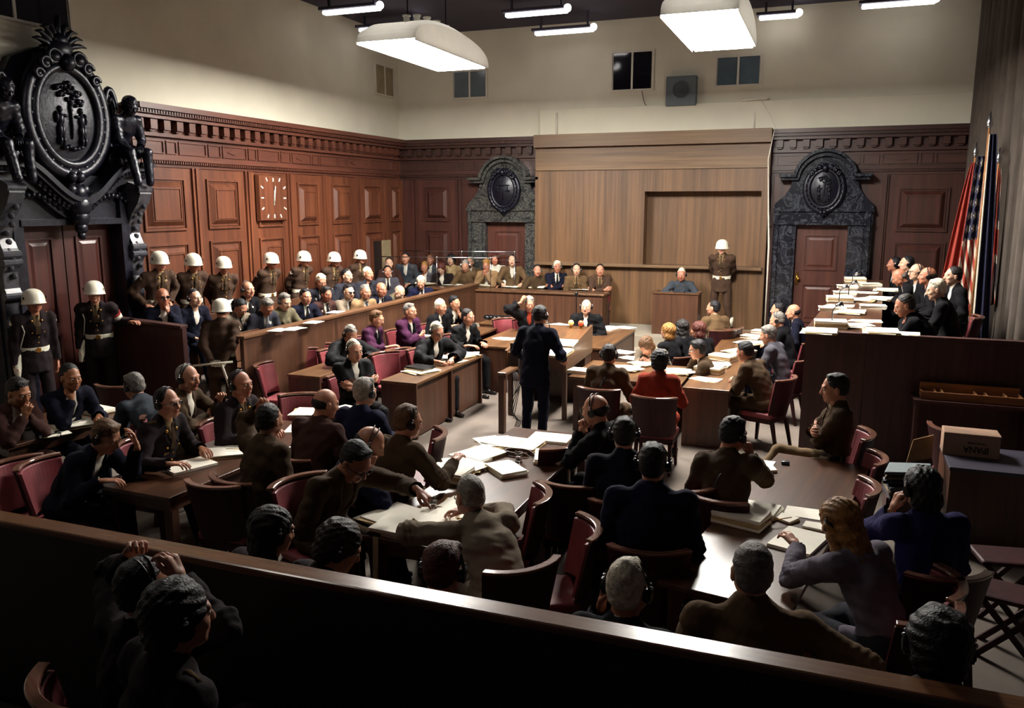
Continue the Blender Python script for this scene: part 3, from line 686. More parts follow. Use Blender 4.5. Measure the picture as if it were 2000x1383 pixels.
# ---- tables
def table(label, cx, cy, w_, l_, rz=0.0, style='legs', top=None, z=0.76, name='table', under=()):
    t = thing(name, label, 'table', (cx, cy, 0), math.radians(rz))
    hx, hy = w_/2, l_/2; tm = top or M_TABLE
    mk('tabletop', MB().box(-hx, -hy, z-0.035, hx, hy, z), tm, t, bevel=0.005)
    if style == 'legs':
        mk('apron', MB().box(-hx+0.05, -hy+0.05, z-0.14, hx-0.05, -hy+0.08, z-0.035).box(-hx+0.05, hy-0.08, z-0.14, hx-0.05, hy-0.05, z-0.035)
           .box(-hx+0.05, -hy+0.08, z-0.14, -hx+0.08, hy-0.08, z-0.035).box(hx-0.08, -hy+0.08, z-0.14, hx-0.05, hy-0.08, z-0.035), M_TABLEV, t)
        for sx in (-1, 1):
            for sy in (-1, 1):
                x, y = sx*(hx-0.09), sy*(hy-0.1); mk('leg', MB().box(x-0.04, y-0.04, 0, x+0.04, y+0.04, z-0.035), M_TABLEV, t, bevel=0.004)
    elif style == 'panel':
        for sy in (-1, 0, 1):
            y = sy*(hy-0.03); mk('end_panel' if sy else 'partition', MB().box(-hx+0.01, y-0.02, 0, hx-0.01, y+0.02, z-0.035), M_TABLEV, t, bevel=0.003)
        mk('foot_board', MB().box(-hx+0.06, -hy+0.04, 0.0, -hx+0.22, hy-0.04, 0.06), M_TABLEL, t)
        if 'three dark' in label:
            mk('modesty_panel', MB().box(hx-0.10, -hy+0.14, 0.02, hx-0.06, -0.03, z-0.035), M_TABLEV, t); mk('modesty_panel', MB().box(hx-0.10, 0.06, 0.02, hx-0.06, hy-0.05, z-0.035), M_TABLEV, t)
    elif style == 'solid':
        mk('body', MB().box(-hx+0.01, -hy+0.01, 0, hx-0.01, hy-0.01, z-0.035), M_TABLEV, t)
    elif style == 'box':
        mk('end_panel', MB().box(-hx+0.01, -hy+0.01, 0, hx-0.01, -hy+0.05, z-0.035), M_TABLEV, t); mk('end_panel', MB().box(-hx+0.01, hy-0.05, 0, hx-0.01, hy-0.01, z-0.035), M_TABLEV, t)
        mk('front_panel', MB().box(hx-0.06, -hy+0.05, 0.1, hx-0.02, hy-0.05, z-0.035), M_TABLEV, t)
    for (x, y) in under:
        m = MB().box(x-0.03, y-0.05, z-0.16, x+0.03, y+0.05, z-0.09, 0)
        for k in (-0.03, 0, 0.03): m.sph((x+0.03*np.sign(x), y+k, z-0.125), 0.012, 8, 6, 1)
        mk('headphone_socket', m, [M_BLACK, M_METAL], t)
    return t
table('narrow table in front of the dock nearest to the empty red chairs', -6.53, 10.25, 0.52, 2.1, 0, 'panel', M_TABLEL)
table('narrow table in front of the dock where the men in purple robes sit', -5.95, 13.0, 0.52, 2.3, 0, 'panel', M_TABLEL)
table('table with three dark upright panels in front of the white haired lawyer', -5.14, 10.4, 0.54, 2.2, 0, 'panel', M_TABLEL)
table('table with a wide plain end panel just left of the man at the lectern', -5.10, 13.2, 0.66, 1.9, 0, 'panel', M_TABLEL)
_b = atZ(975, 625, .76)
table('small table bearing the dark bag below the interpreters desk', _b[0]+.02, _b[1]-.05, 0.5, 0.9, 0, 'panel', M_TABLEL)
table('table reaching from the lectern towards the witness box, with loose files', -3.52, 13.75, 0.56, 2.15, 0, 'box', M_TABLEL)
table('wide table full of papers where the woman in red sits', -2.42, 11.05, 1.5, 1.25, 0, 'legs', M_TABLEL, under=((-0.7, -0.4), (0.1, -0.55)))
table('long table with solid end running along the judges bench', -1.34, 12.85, 0.58, 5.1, 0, 'solid', M_TABLEL)
table('dark brown table in the left foreground with an open pile of papers', -5.12, 6.0, 0.84, 2.3, -2, 'legs', under=((0.40, -0.7), (0.40, 0.3), (-0.3, -1.1)))
table('dark table at the far left edge with thick files', -7.6, 6.15, 0.9, 1.5, -4, 'legs')
table('long central foreground table strewn with white papers', -2.52, 6.25, 0.86, 3.05, 0, 'legs', under=((0.41, -0.9), (0.41, 0.3), (0.41, 1.2), (-0.41, -0.2)))
table('long glossy table on the right foreground', -0.2, 6.22, 0.80, 3.1, -10, 'legs', under=((-0.38, -1.1), (-0.38, 0.1), (-0.2, -1.5)))
table('plain dark desk at the right edge beside the judges bench', 1.66, 8.3, 1.1, 0.78, 0, 'solid', mat('dull_desk_top', '#37343f', 0.4), z=0.76)
# ---- lectern
lc = thing('lectern', 'broad wooden lectern with a slanted top in front of the standing man', 'lectern', (-3.8, 11.5, 0))
def lz(y): return 0.95+(y+0.62)*0.17
m = MB().hexa([(-0.44, -0.62, 0.90), (0.44, -0.62, 0.90), (0.44, 0.72, 0.90+1.34*0.17), (-0.44, 0.72, 0.90+1.34*0.17), (-0.44, -0.62, 0.94), (0.44, -0.62, 0.94), (0.44, 0.72, 0.94+1.34*0.17), (-0.44, 0.72, 0.94+1.34*0.17)])
mk('slanted_top', m, M_TABLEL, lc)
for x in (-0.46, 0.42):
    m = MB().hexa([(x, -0.64, 0.72), (x+0.04, -0.64, 0.72), (x+0.04, 0.74, 0.78), (x, 0.74, 0.78), (x, -0.64, 0.97), (x+0.04, -0.64, 0.97), (x+0.04, 0.74, 1.20), (x, 0.74, 1.20)]); mk('side_panel', m, M_TABLEL, lc)
mk('back_panel', MB().box(-0.44, 0.70, 0.0, 0.44, 0.74, 1.17), M_TABLEV, lc)
mk('front_board', MB().box(-0.44, -0.62, 0.74, 0.44, -0.59, 0.90), M_TABLEV, lc)
for x in (-0.44, 0.38): mk('leg', MB().box(x, 0.4, 0, x+0.06, 0.7, 0.78), M_TABLEV, lc); mk('leg', MB().box(x, -0.56, 0, x+0.06, -0.5, 0.78), M_TABLEV, lc)
for (x, mm_, nm, lab) in ((0.14, M_YEL, 'warning_lamp', 'yellow bulb on the far edge of the lectern'), (0.30, M_REDB, 'warning_lamp', 'red bulb on the far edge of the lectern')):
    t = tag(mk(nm, MB().sph((0, 0, 0.045), 0.045, 14, 10, 0).cyl((0, 0, -0.03), (0, 0, 1), 0.025, 0.04, 12, 1), [mm_, M_BRASS], smooth=True, loc=(-3.8+x, 11.5+0.64, 1.185)), lab, 'lamp')
ls = thing('side_stand', 'upright wooden side stand with headphone cords left of the man at the lectern', 'stand', (-3.95, 10.15, 0))
mk('post', MB().box(-0.06, -0.16, 0, 0.02, -0.08, 0.80), M_TABLEV, ls); mk('arm_board', MB().box(-0.07, -0.18, 0.80, 0.06, 0.35, 0.84), M_TABLEL, ls, bevel=0.01)
mk('shelf_box', MB().box(-0.06, 0.28, 0.74, 0.06, 0.34, 1.16), M_PARA, ls)
m = MB()
for k in range(4):
    x = 0.04+0.02*k; pts = [(x, 0.1, 0.80), (x+0.05, 0.12, 0.55+0.03*k), (x-0.02, 0.05, 0.35-0.06*k), (x+0.06, 0.12, 0.12), (x, 0.2, 0.01)]
    m.tube(pts, 0.006, 5)
mk('cord', m, M_CABLE, ls, smooth=True)
# ---- chair prototype
def make_chair(label):
    t = thing('upholstered_chair', label, 'chair', (0, 0, 0))
    R_, y0 = 0.34, 0.11; n = 14
    def shell(z0, z1, r0, r1, a0=-47, a1=47, lean=0.20):
        m = MB(); vs = []; fs = []
        for i in range(n+1):
            a = math.radians(a0+(a1-a0)*i/n)
            for (z, r) in ((z0, r0), (z0, r1), (z1, r1), (z1, r0)):
                vs.append((r*math.sin(a)*(0.86+0.16*(z-0.45)/0.45), y0-r*math.cos(a)-(z-0.46)*lean, z))
        for i in range(n):
            for k in range(4): fs.append((i*4+k, i*4+(k+1) % 4, i*4+4+(k+1) % 4, i*4+4+k))
        fs.append((0, 1, 2, 3)); fs.append((n*4+3, n*4+2, n*4+1, n*4)); return m.add(vs, fs)
    fixn(mk('backrest', shell(0.50, 0.885, R_-0.035, R_-0.002), M_LEATH, t, smooth=False, bevel=0.008))
    fixn(mk('back_shell', shell(0.44, 0.90, R_, R_+0.018), M_CHAIRW, t))
    fixn(mk('back_edge', shell(0.90, 0.922, R_-0.03, R_+0.024), M_CHAIRE, t, bevel=0.006))
    m = MB(); pts = [(-0.225, -0.17), (0.225, -0.17), (0.24, 0.12), (0.235, 0.24), (-0.235, 0.24), (-0.24, 0.12)]
    m.prism(pts, lambda u, v, d: (u, v, d), 0.40, 0.47); fixn(mk('seat', m, M_LEATH, t, bevel=0.022, seg=3))
    m = MB().prism([(u*0.97, v*0.97) for u, v in pts], lambda u, v, d: (u, v, d), 0.345, 0.40); fixn(mk('seat_frame', m, M_CHAIRW, t))
    for (x, y, x2, y2) in ((-0.19, -0.17, -0.2, -0.25), (0.19, -0.17, 0.2, -0.25), (-0.2, 0.2, -0.21, 0.22), (0.2, 0.2, 0.21, 0.22)):
        mk('leg', MB().hexa([(x2-0.016, y2-0.016, 0), (x2+0.016, y2-0.016, 0), (x2+0.016, y2+0.016, 0), (x2-0.016, y2+0.016, 0), (x-0.022, y-0.022, 0.36), (x+0.022, y-0.022, 0.36), (x+0.022, y+0.022, 0.36), (x-0.022, y+0.022, 0.36)]), M_CHAIRW, t)
    return t
CHAIR0 = make_chair('burgundy chair with dark curved wooden back'); reg(CHAIR0); CH_USED = [False]
def place_chair(x, y, face, label, z=0.0, group=None, sc=1.0):
    o = CHAIR0 if not CH_USED[0] else copy_tree(CHAIR0); CH_USED[0] = True
    o.location = (float(x), float(y), z); o.rotation_euler = (0, 0, math.radians(face-90)); o.scale = (sc, sc, sc)
    tag(o, label, 'chair', group or 'burgundy courtroom chairs'); return o
# ================================================================ PEOPLE: smooth bodies from blended distance fields
f32 = np.float32
def A(*v): return np.array(v, float)
def nrm(v): v = np.array(v, float); return v/(np.linalg.norm(v)+1e-9)
class SDF:
    def __init__(s, k=0.03): s.ops = []; s.k = k; s.lo = A(9, 9, 9); s.hi = A(-9, -9, -9)
    def _bb(s, lo, hi): s.lo = np.minimum(s.lo, lo); s.hi = np.maximum(s.hi, hi)
    def cone(s, a, b, r1, r2, n=None, flat=1.0, k=None):
        a, b = A(*a), A(*b); R = max(r1, r2); lo = np.minimum(a, b)-R; hi = np.maximum(a, b)+R
        s._bb(lo, hi); s.ops.append(('c', a, b, r1, r2, None if n is None else nrm(n), flat, s.k if k is None else k, lo, hi)); return s
    def ell(s, c, r, M=None, k=None, sub=False):
        c = A(*c); r = A(*r); R = max(r); lo, hi = c-R, c+R
        if not sub: s._bb(lo, hi)
        s.ops.append(('s' if sub else 'e', c, r, M, None, None, 1, s.k if k is None else k, lo, hi)); return s
    def cut(s, p, n): s.ops.append(('h', A(*p), nrm(n))); return s      # removes the side the normal points to
    def subcone(s, a, b, r1, r2, n=None, flat=1.0, k=0.01):
        a, b = A(*a), A(*b); R = max(r1, r2)/min(flat, 1)
        s.ops.append(('x', a, b, r1, r2, None if n is None else nrm(n), flat, k, np.minimum(a, b)-R, np.maximum(a, b)+R)); return s
    def mesh(s, h):
        lo = s.lo-2*h-0.012; hi = s.hi+2*h+0.012
        ax = [np.arange(lo[i], hi[i]+h, h) for i in range(3)]
        D = np.full([len(x) for x in ax], 0.5, f32)
        for op in s.ops:
            if op[0] == 'h':
                n = op[2]; d = (ax[0]-op[1][0])[:, None, None]*n[0]+(ax[1]-op[1][1])[None, :, None]*n[1]+(ax[2]-op[1][2])[None, None, :]*n[2]
                D = np.maximum(D, d.astype(f32)); continue
            k = op[7]; mg = k+0.05; sl = []
            for i in range(3):
                i0 = max(0, int(np.searchsorted(ax[i], op[8][i]-mg))-1); i1 = min(len(ax[i]), int(np.searchsorted(ax[i], op[9][i]+mg))+1); sl.append(slice(i0, max(i1, i0+1)))
            X = ax[0][sl[0]][:, None, None].astype(f32); Y = ax[1][sl[1]][None, :, None].astype(f32); Z = ax[2][sl[2]][None, None, :].astype(f32)
            if op[0] in 'cx':
                a, b, r1, r2, n, fl = op[1:7]; ab = b-a; L2 = float(ab@ab)+1e-9
                px, py, pz = X-f32(a[0]), Y-f32(a[1]), Z-f32(a[2])
                t = np.clip((px*f32(ab[0])+py*f32(ab[1])+pz*f32(ab[2]))/f32(L2), 0, 1)
                qx, qy, qz = px-t*f32(ab[0]), py-t*f32(ab[1]), pz-t*f32(ab[2]); q2 = qx*qx+qy*qy+qz*qz
                if n is not None and fl != 1: dn = qx*f32(n[0])+qy*f32(n[1])+qz*f32(n[2]); q2 = q2+dn*dn*f32(1/fl**2-1)
                d = np.sqrt(q2)-(f32(r1)+t*f32(r2-r1))
                if fl < 1: d = d*f32(0.5+0.5*fl)
            else:
                c, r, M = op[1], op[2], op[3]; px, py, pz = X-f32(c[0]), Y-f32(c[1]), Z-f32(c[2])
                if M is not None: px, py, pz = [px*f32(M[0][j])+py*f32(M[1][j])+pz*f32(M[2][j]) for j in range(3)]
                k0 = np.sqrt((px/f32(r[0]))**2+(py/f32(r[1]))**2+(pz/f32(r[2]))**2)+1e-6
                k1 = np.sqrt((px/f32(r[0]**2))**2+(py/f32(r[1]**2))**2+(pz/f32(r[2]**2))**2)+1e-6
                d = k0*(k0-1)/k1
            B = D[sl[0], sl[1], sl[2]]
            if op[0] in 'ce':
                hh = np.clip(0.5+0.5*(B-d)/f32(k), 0, 1); D[sl[0], sl[1], sl[2]] = B+(d-B)*hh-f32(k)*hh*(1-hh)
            else:
                hh = np.clip(0.5-0.5*(B+d)/f32(k), 0, 1); D[sl[0], sl[1], sl[2]] = B+(-d-B)*hh+f32(k)*hh*(1-hh)
        return nets(D, ax)
def nets(D, ax):
    D = np.where(D == 0, 1e-6, D); I = D < 0
    c = I[:-1, :-1, :-1].astype(np.int8)
    tot = np.zeros(c.shape, np.int8)
    for i in (0, 1):
        for j in (0, 1):
            for k in (0, 1): tot += I[i:i+c.shape[0], j:j+c.shape[1], k:k+c.shape[2]]
    act = (tot > 0) & (tot < 8); ids = np.argwhere(act)
    idx = np.full(c.shape, -1, np.int32); idx[act] = np.arange(len(ids))
    P = np.zeros((len(ids), 3)); N_ = np.zeros(len(ids))
    cs = [(i, j, k) for i in (0, 1) for j in (0, 1) for k in (0, 1)]
    for a in cs:
        for ax_ in range(3):
            if a[ax_] == 0:
                b = list(a); b[ax_] = 1
                da = D[ids[:, 0]+a[0], ids[:, 1]+a[1], ids[:, 2]+a[2]]; db = D[ids[:, 0]+b[0], ids[:, 1]+b[1], ids[:, 2]+b[2]]
                m = (da < 0) != (db < 0); t = np.where(m, da/(da-db+1e-12), 0)
                for q in range(3): P[:, q] += np.where(m, a[q]+(t if q == ax_ else 0), 0)
                N_ += m
    P = P/N_[:, None]+ids
    V = np.stack([ax[q][0]+(ax[q][1]-ax[q][0])*P[:, q] for q in range(3)], 1)
    F = []
    for q in range(3):
        o = [x for x in range(3) if x != q]
        s0 = [slice(1, -1)]*3; s1 = [slice(1, -1)]*3; s0[q] = slice(0, -1); s1[q] = slice(1, None)
        a, b = I[tuple(s0)], I[tuple(s1)]; ch = np.argwhere(a != b)
        if not len(ch): continue
        ins = a[ch[:, 0], ch[:, 1], ch[:, 2]]
        base = ch.copy(); base[:, o[0]] += 1; base[:, o[1]] += 1
        def g(d0, d1):
            p = base.copy(); p[:, o[0]] -= d0; p[:, o[1]] -= d1; return idx[p[:, 0], p[:, 1], p[:, 2]]
        quad = np.stack([g(1, 1), g(0, 1), g(0, 0), g(1, 0)], 1)
        flip = ins if q != 1 else ~ins
        quad[~flip] = quad[~flip][:, ::-1]; F.append(quad)
    return V, np.concatenate(F) if F else np.zeros((0, 4), int)
def mesh_data(name, parts, mats):
    """parts: list of (V, F, material index)"""
    vs, fs, ms, o = [], [], [], 0
    for V, F, mi in parts:
        vs.append(V); fs.append(np.asarray(F)+o); ms.append(np.full(len(F), mi) if np.isscalar(mi) else mi); o += len(V)
    V = np.concatenate(vs); F = np.concatenate(fs); M = np.concatenate(ms)
    me = bpy.data.meshes.new(name); me.vertices.add(len(V)); me.vertices.foreach_set('co', V.astype(f32).ravel())
    me.loops.add(F.size); me.loops.foreach_set('vertex_index', F.astype(np.int32).ravel())
    me.polygons.add(len(F)); me.polygons.foreach_set('loop_start', np.arange(0, F.size, 4, dtype=np.int32))
    for m in mats: me.materials.append(m)
    me.polygons.foreach_set('material_index', M.astype(np.int32)); me.polygons.foreach_set('use_smooth', np.ones(len(F), bool))
    me.update(calc_edges=True); me.validate(); return me
def obj(name, me, parent=None):
    o = bpy.data.objects.new(name, me); C.objects.link(o); o.parent = parent; return o
def rot(ax, deg):
    return np.array(Matrix.Rotation(math.radians(deg), 3, ax))
def basis(y, zh):
    y = nrm(y); x = nrm(np.cross(y, zh)); z = np.cross(x, y); return np.stack([x, y, z], 1)
# ---- heads (origin at the centre of the skull, facing +Y)
def build_head(kind, h=0.0065):
    fw, jw, ns, ck = dict(m1=(1, 1, 1, 0), m2=(1.05, 1.12, 1.15, .006), m3=(.95, .92, 1.05, -.002), w=(.93, .85, .8, 0))[kind]
    s = SDF(0.02)
    s.ell((0, -.012, .032), (.076*fw, .098, .092)); s.ell((0, .018, -.01), (.066*fw, .078, .085))
    s.ell((0, .030, -.055), (.050*jw, .058, .052)); s.ell((0, .068, -.088), (.024*jw, .022, .02), k=.025)
    s.cone((-.036*fw, .080, .030), (.036*fw, .080, .030), .014, .014, k=.016)
    for sx in (-1, 1):
        s.ell((sx*.044*fw, .058, -.018), (.024, .026, .022), k=.02)
        s.ell((sx*.043*jw, .035, -.058), (.018+ck, .035, .026), k=.02)
        s.ell((sx*.033, .098, .010), (.018, .014, .012), k=.012, sub=True)
        s.ell((sx*.078*fw, -.012, -.005), (.010, .020, .033), M=rot('Z', sx*-14), k=.006)
        s.ell((sx*.090*fw, -.004, -.002), (.006, .011, .018), k=.005, sub=True)
    s.cone((0, .088, .020), (0, .108*1, -.022), .010*ns, .0135*ns, k=.01)
    for sx in (-1, 1): s.ell((sx*.011*ns, .102, -.026), (.009, .010, .008), k=.006)
    s.ell((0, .088, -.050), (.026, .012, .010), k=.008); s.ell((0, .086, -.064), (.022, .011, .009), k=.006)
    s.cone((-.020, .101, -.057), (.020, .101, -.057), .0035, .0035, k=.004) if False else None
    s.cone((0, -.020, -.05), (0, -.035, -.16), .052*fw, .058*fw, k=.03)
    V, F = s.mesh(h)
    cen = V[F].mean(1)
    mi = np.zeros(len(F), int)
    lip = (abs(cen[:, 0]) < .023) & (cen[:, 2] > -.069) & (cen[:, 2] < -.046) & (cen[:, 1] > .088); mi[lip] = 3
    parts = [(V, F, mi)]
    def sph(c, r, m_, nu=8, nv=6):
        b = MB().sph(c, r, nu, nv); fs = [f if len(f) == 4 else (f[0], f[1], f[2], f[2]) for f in b.f]
        q = [f for f in fs if len(set(f)) == 4]; return (np.array(b.v), np.array(q), m_)
    for sx in (-1, 1):
        parts.append(sph((sx*.0325, .082, .011), (.0135, .0125, .0105), 1)); parts.append(sph((sx*.0325, .0905, .0105), (.006, .0055, .006), 2))
        b = MB().hexa([(sx*.016, .093, .026), (sx*.034, .094, .031), (sx*.034, .085, .031), (sx*.016, .084, .026), (sx*.016, .093, .0315), (sx*.036, .091, .037), (sx*.036, .083, .037), (sx*.016, .084, .0315)])
        b.hexa([(sx*.034, .094, .031), (sx*.052, .078, .026), (sx*.052, .072, .026), (sx*.034, .085, .031), (sx*.036, .091, .037), (sx*.054, .076, .029), (sx*.054, .07, .029), (sx*.036, .083, .037)])
        parts.append((np.array(b.v), np.array(b.f), 4))
    return parts
HEADS = {k: build_head(k) for k in ('m1', 'm2', 'm3', 'w')}
def wob(V, amp, fr, seed=0):
    rs = np.random.RandomState(seed); n = np.zeros(len(V))
    for i in range(5):
        d = rs.normal(size=3); d /= np.linalg.norm(d); n += np.sin(V@d*fr*(0.7+0.35*i)+rs.rand()*6.28)
    return n*amp/2.5
def vnorm(V, F):
    n = np.cross(V[F[:, 2]]-V[F[:, 0]], V[F[:, 3]]-V[F[:, 1]]); N_ = np.zeros_like(V)
    for q in range(4): np.add.at(N_, F[:, q], n)
    return N_/(np.linalg.norm(N_, axis=1, keepdims=True)+1e-9)
def build_hair(kind):
    s = SDF(0.018); h = 0.0075
    if kind in ('short', 'slick', 'part', 'grey'):
        t = dict(short=0, slick=.001, part=.003, grey=.001)[kind]
        s.ell((0, -.026, .046+t*.5), (.0798+t, .097+t, .0915+t)); s.ell((0, -.046, -.008), (.073, .069, .062))
        if kind == 'part': s.cone((-.040, .030, .112), (.045, .022, .110), .020, .026); s.cone((-.05, .0, .095), (-.055, -.05, .07), .025, .03)
        if kind == 'slick': s.cone((-.035, .028, .108), (.035, .028, .108), .020, .020)
        if kind == 'grey': s.cone((.02, .02, .112), (.0, -.04, .115), .022, .026)
        s.cut((0, -.06, -.060), (0, .45, -.9))
        amp, fr = .0022, 120
    elif kind == 'fringe':      # bald on top, hair round the sides and back
        s.ell((0, -.031, .008), (.0805, .088, .066)); s.cut((0, -.07, -.058), (0, .45, -.9))
        amp, fr = .002, 120
    elif kind == 'stub':        # shaved
        s.ell((0, -.026, .040), (.0782, .0955, .0895)); s.ell((0, -.044, -.006), (.071, .067, .056)); s.cut((0, -.06, -.050), (0, .45, -.9)); amp, fr = .0005, 150
    elif kind == 'curly':
        s.ell((0, -.022, .040), (.098, .112, .105)); s.ell((0, -.06, -.03), (.085, .06, .07))
        s.subcone((0, .12, .0), (0, .12, -.05), .075, .08, k=.015); s.subcone((-.2, .11, -.05), (.2, .11, -.05), .075, .075, k=.01); s.cut((0, 0, -.10), (0, 0, -1))
        amp, fr = .0045, 120
    elif kind == 'bob':
        s.ell((0, -.022, .038), (.094, .112, .10)); s.ell((0, -.045, -.06), (.094, .07, .09))
        s.subcone((0, .12, .01), (0, .10, -.14), .068, .075, k=.015); amp, fr = .004, 110
    elif kind == 'long':
        s.ell((0, -.022, .040), (.096, .114, .102)); s.cone((0, -.055, -.02), (0, -.085, -.20), .088, .075, n=(0, 1, 0), flat=.7)
        s.cone((.0, -.09, -.18), (.03, -.10, -.30), .08, .045, n=(0, 1, 0), flat=.6)
        for sx in (-1, 1): s.cone((sx*.07, -.01, 0), (sx*.085, -.02, -.20), .04, .035)
        s.subcone((0, .13, .01), (0, .11, -.2), .07, .075, k=.015); amp, fr = .006, 90
    V, F = s.mesh(h); N_ = vnorm(V, F)
    V = V+N_*wob(V*np.array([1.4, .6, 1.0]), amp, fr, len(kind))[:, None]
    return V, F
HAIR = {k: build_hair(k) for k in ('short', 'slick', 'part', 'grey', 'fringe', 'stub', 'curly', 'bob', 'long')}
# ---- hands: right hand, wrist at the origin, fingers +Y, palm facing -Z, thumb at -X
def build_hand(pose):
    curl = dict(relax=(18, 28, 18, 25), flat=(4, 6, 4, 12), fist=(65, 85, 60, 45), grip=(38, 50, 35, 40), point=(55, 75, 50, 30))[pose]
    s = SDF(0.008)
    s.cone((0, -.03, 0), (0, .01, 0), .026, .027, n=(0, 0, 1), flat=.72); s.cone((-.012, .02, 0), (-.020, .075, 0), .022, .020, n=(0, 0, 1), flat=.6); s.cone((.012, .02, 0), (.020, .072, -.001), .022, .018, n=(0, 0, 1), flat=.6)
    for i, (x, ln, r, sp) in enumerate(((-.031, .066, .0092, -5), (-.011, .074, .0095, -1), (.010, .069, .0092, 3), (.029, .054, .0082, 8))):
        p = A(x, .078-.004*abs(i-1), 0); ang = 0
        for j, fr in enumerate((.45, .31, .24)):
            c_ = curl[j]*(1+.12*(i-1)); 
            if pose == 'point' and i == 0: c_ = 6
            ang += c_; a = math.radians(ang); L_ = ln*fr*1.12
            q = p+L_*A(math.sin(math.radians(sp))*math.cos(a), math.cos(a)*math.cos(math.radians(sp)), -math.sin(a))
            s.cone(p, q, r*(1-.08*j), r*(.94-.1*j), k=.004); p = q
    tc = curl[3]; a = math.radians(tc)
    p0, p1 = A(-.020, .018, -.004), A(-.044, .046, -.014); s.cone(p0, p1, .015, .0115)
    p2 = p1+A(-.012*math.cos(a)+.014*math.sin(a), .028, -.006-.012*math.sin(a)); s.cone(p1, p2, .0112, .0098, k=.004)
    p3 = p2+A(-.002+.016*math.sin(a), .024, -.006*math.sin(a)); s.cone(p2, p3, .0098, .0082, k=.004)
    return s.mesh(0.0052)
HANDS = {k: build_hand(k) for k in ('relax', 'flat', 'fist', 'grip', 'point')}
def build_shoe():
    s = SDF(0.02); s.cone((0, -.05, .045), (0, .02, .05), .038, .036); s.cone((0, .0, .035), (0, .15, .03), .036, .034, n=(0, 0, 1), flat=.8); s.cone((0, -.03, .05), (0, -.03, .11), .038, .042)
    s.cut((0, 0, .004), (0, 0, -1)); s.cut((0, 0, .12), (0, 0, 1)); return s.mesh(.011)
SHOE_ME = {}
SHOE_G = build_shoe()
# ---- materials for people
SK = [mat('skin_fair', '#b57e63', 0.5, var=0.06, scale=18, bump=0.05, bscale=90), mat('skin_ruddy', '#a66a50', 0.5, var=0.08, scale=18, bump=0.05), mat('skin_pale', '#c49a80', 0.5, var=0.05, scale=18, bump=0.05), mat('skin_tan', '#96603f', 0.5, var=0.08, scale=18, bump=0.05)]
M_EYEW = mat('eye_white', '#c9c0b4', 0.3); M_IRIS = mat('iris', '#1c1614', 0.2); M_LIP = mat('lips', '#8e4a40', 0.45); M_LIPW = mat('lipstick', '#8a2826', 0.4)
def hairm(n, c): return mat('hair_'+n, c, 0.55, var=0.4, scale=35, bump=0.7, bscale=110, spec=0.35)
HM = dict(black=hairm('black', '#0e0c10'), brown=hairm('brown', '#241711'), dark=hairm('dark', '#17110f'), grey=hairm('grey', '#6a655f'), white=hairm('white', '#cfc5ae'), blond=hairm('blond', '#8f6430'), red=hairm('red', '#4a1c12'), lbrown=hairm('light_brown', '#5a3d22'), silver=hairm('silver', '#8b857c'))
def cloth(n, c, r=0.92): return mat('cloth_'+n, c, r, var=0.14, scale=7, bump=0.55, bscale=13, spec=0.15)
CM = dict(navy=cloth('navy', '#0f101f'), black=cloth('black', '#0c0b0f'), robe=cloth('black_robe', '#0d0c0f', 0.8), purple=cloth('purple_robe', '#38142f', 0.8), olive=cloth('olive', '#3e2f20'), khaki=cloth('khaki', '#5a4630'),
          green=cloth('field_green', '#4c4430'), grey=cloth('grey', '#45434a'), lgrey=cloth('light_grey', '#75695a'), brown=cloth('brown', '#3a2420'), char=cloth('charcoal', '#26262e'), red=cloth('red', '#84301f'),
          blue=cloth('blue', '#14162e'), royal=cloth('royal_blue', '#201c4a'), tan=cloth('tan', '#85684a'), beige=cloth('beige', '#a0855f'), white=cloth('white', '#cfc8ba'), dgreen=cloth('grey_green', '#5a5340'), steel=cloth('steel_grey', '#363b42'),
          mauve=cloth('grey_mauve', '#6a6470'), guard=cloth('guard_brown', '#3f2e24'), gwool=cloth('dark_wool', '#221a1c'), ptrous=cloth('tan_trousers', '#6e5a42'))
M_SHIRT = cloth('shirt', '#cdc6b8'); M_KSHIRT = cloth('khaki_shirt', '#857050'); M_HELM = mat('white_helmet_paint', '#e6e0cc', 0.35, var=0.03, coat=0.3); M_LEATHER = mat('black_shoe', '#0f0c0d', 0.25, coat=0.3)
M_WBELT = mat('white_webbing', '#ddd8c4', 0.6, var=0.05); M_PATCH = mat('patch_white', '#d8cfc0', 0.6); M_REDC = cloth('red_patch', '#7c2420'); M_VELV = cloth('velvet', '#0a0710', 0.9)
def helmet_mesh():
    m = MB(); n = 28; vs = []; fs = []
    prof = [(0.0, .150), (.3, .146), (.52, .136), (.70, .120), (.84, .097), (.94, .066), (1.0, .018), (1.02, -.006), (1.09, -.018), (1.08, -.024), (0.98, -.016)]
    vs.append((0, -.01, .150))
    for (r, z) in prof[1:]:
        for i in range(n):
            a = 2*math.pi*i/n; fx, fy = math.cos(a), math.sin(a); rr = r*(1+0.05*max(0, fy)**4*(r > 1)); vs.append((rr*.118*fx, -.01+rr*.140*fy, z+(-.012*(fy < 0)*abs(fy)+.012*max(0, fy))*(r > .95)))
    for i in range(n): fs.append((0, 1+i, 1+(i+1) % n))
    for j in range(len(prof)-2):
        for i in range(n): a = 1+j*n+i; b = 1+j*n+(i+1) % n; fs.append((a, a+n, b+n, b))
    fs.append(tuple(1+(len(prof)-2)*n+i for i in range(n)))
    m.add(vs, fs, 0); m.cyl((-.121, .03, .05), (-1, 0, 0), .018, .006, 10, 1); m.cyl((.115, .03, .05), (1, 0, 0), .018, .006, 10, 1); return m
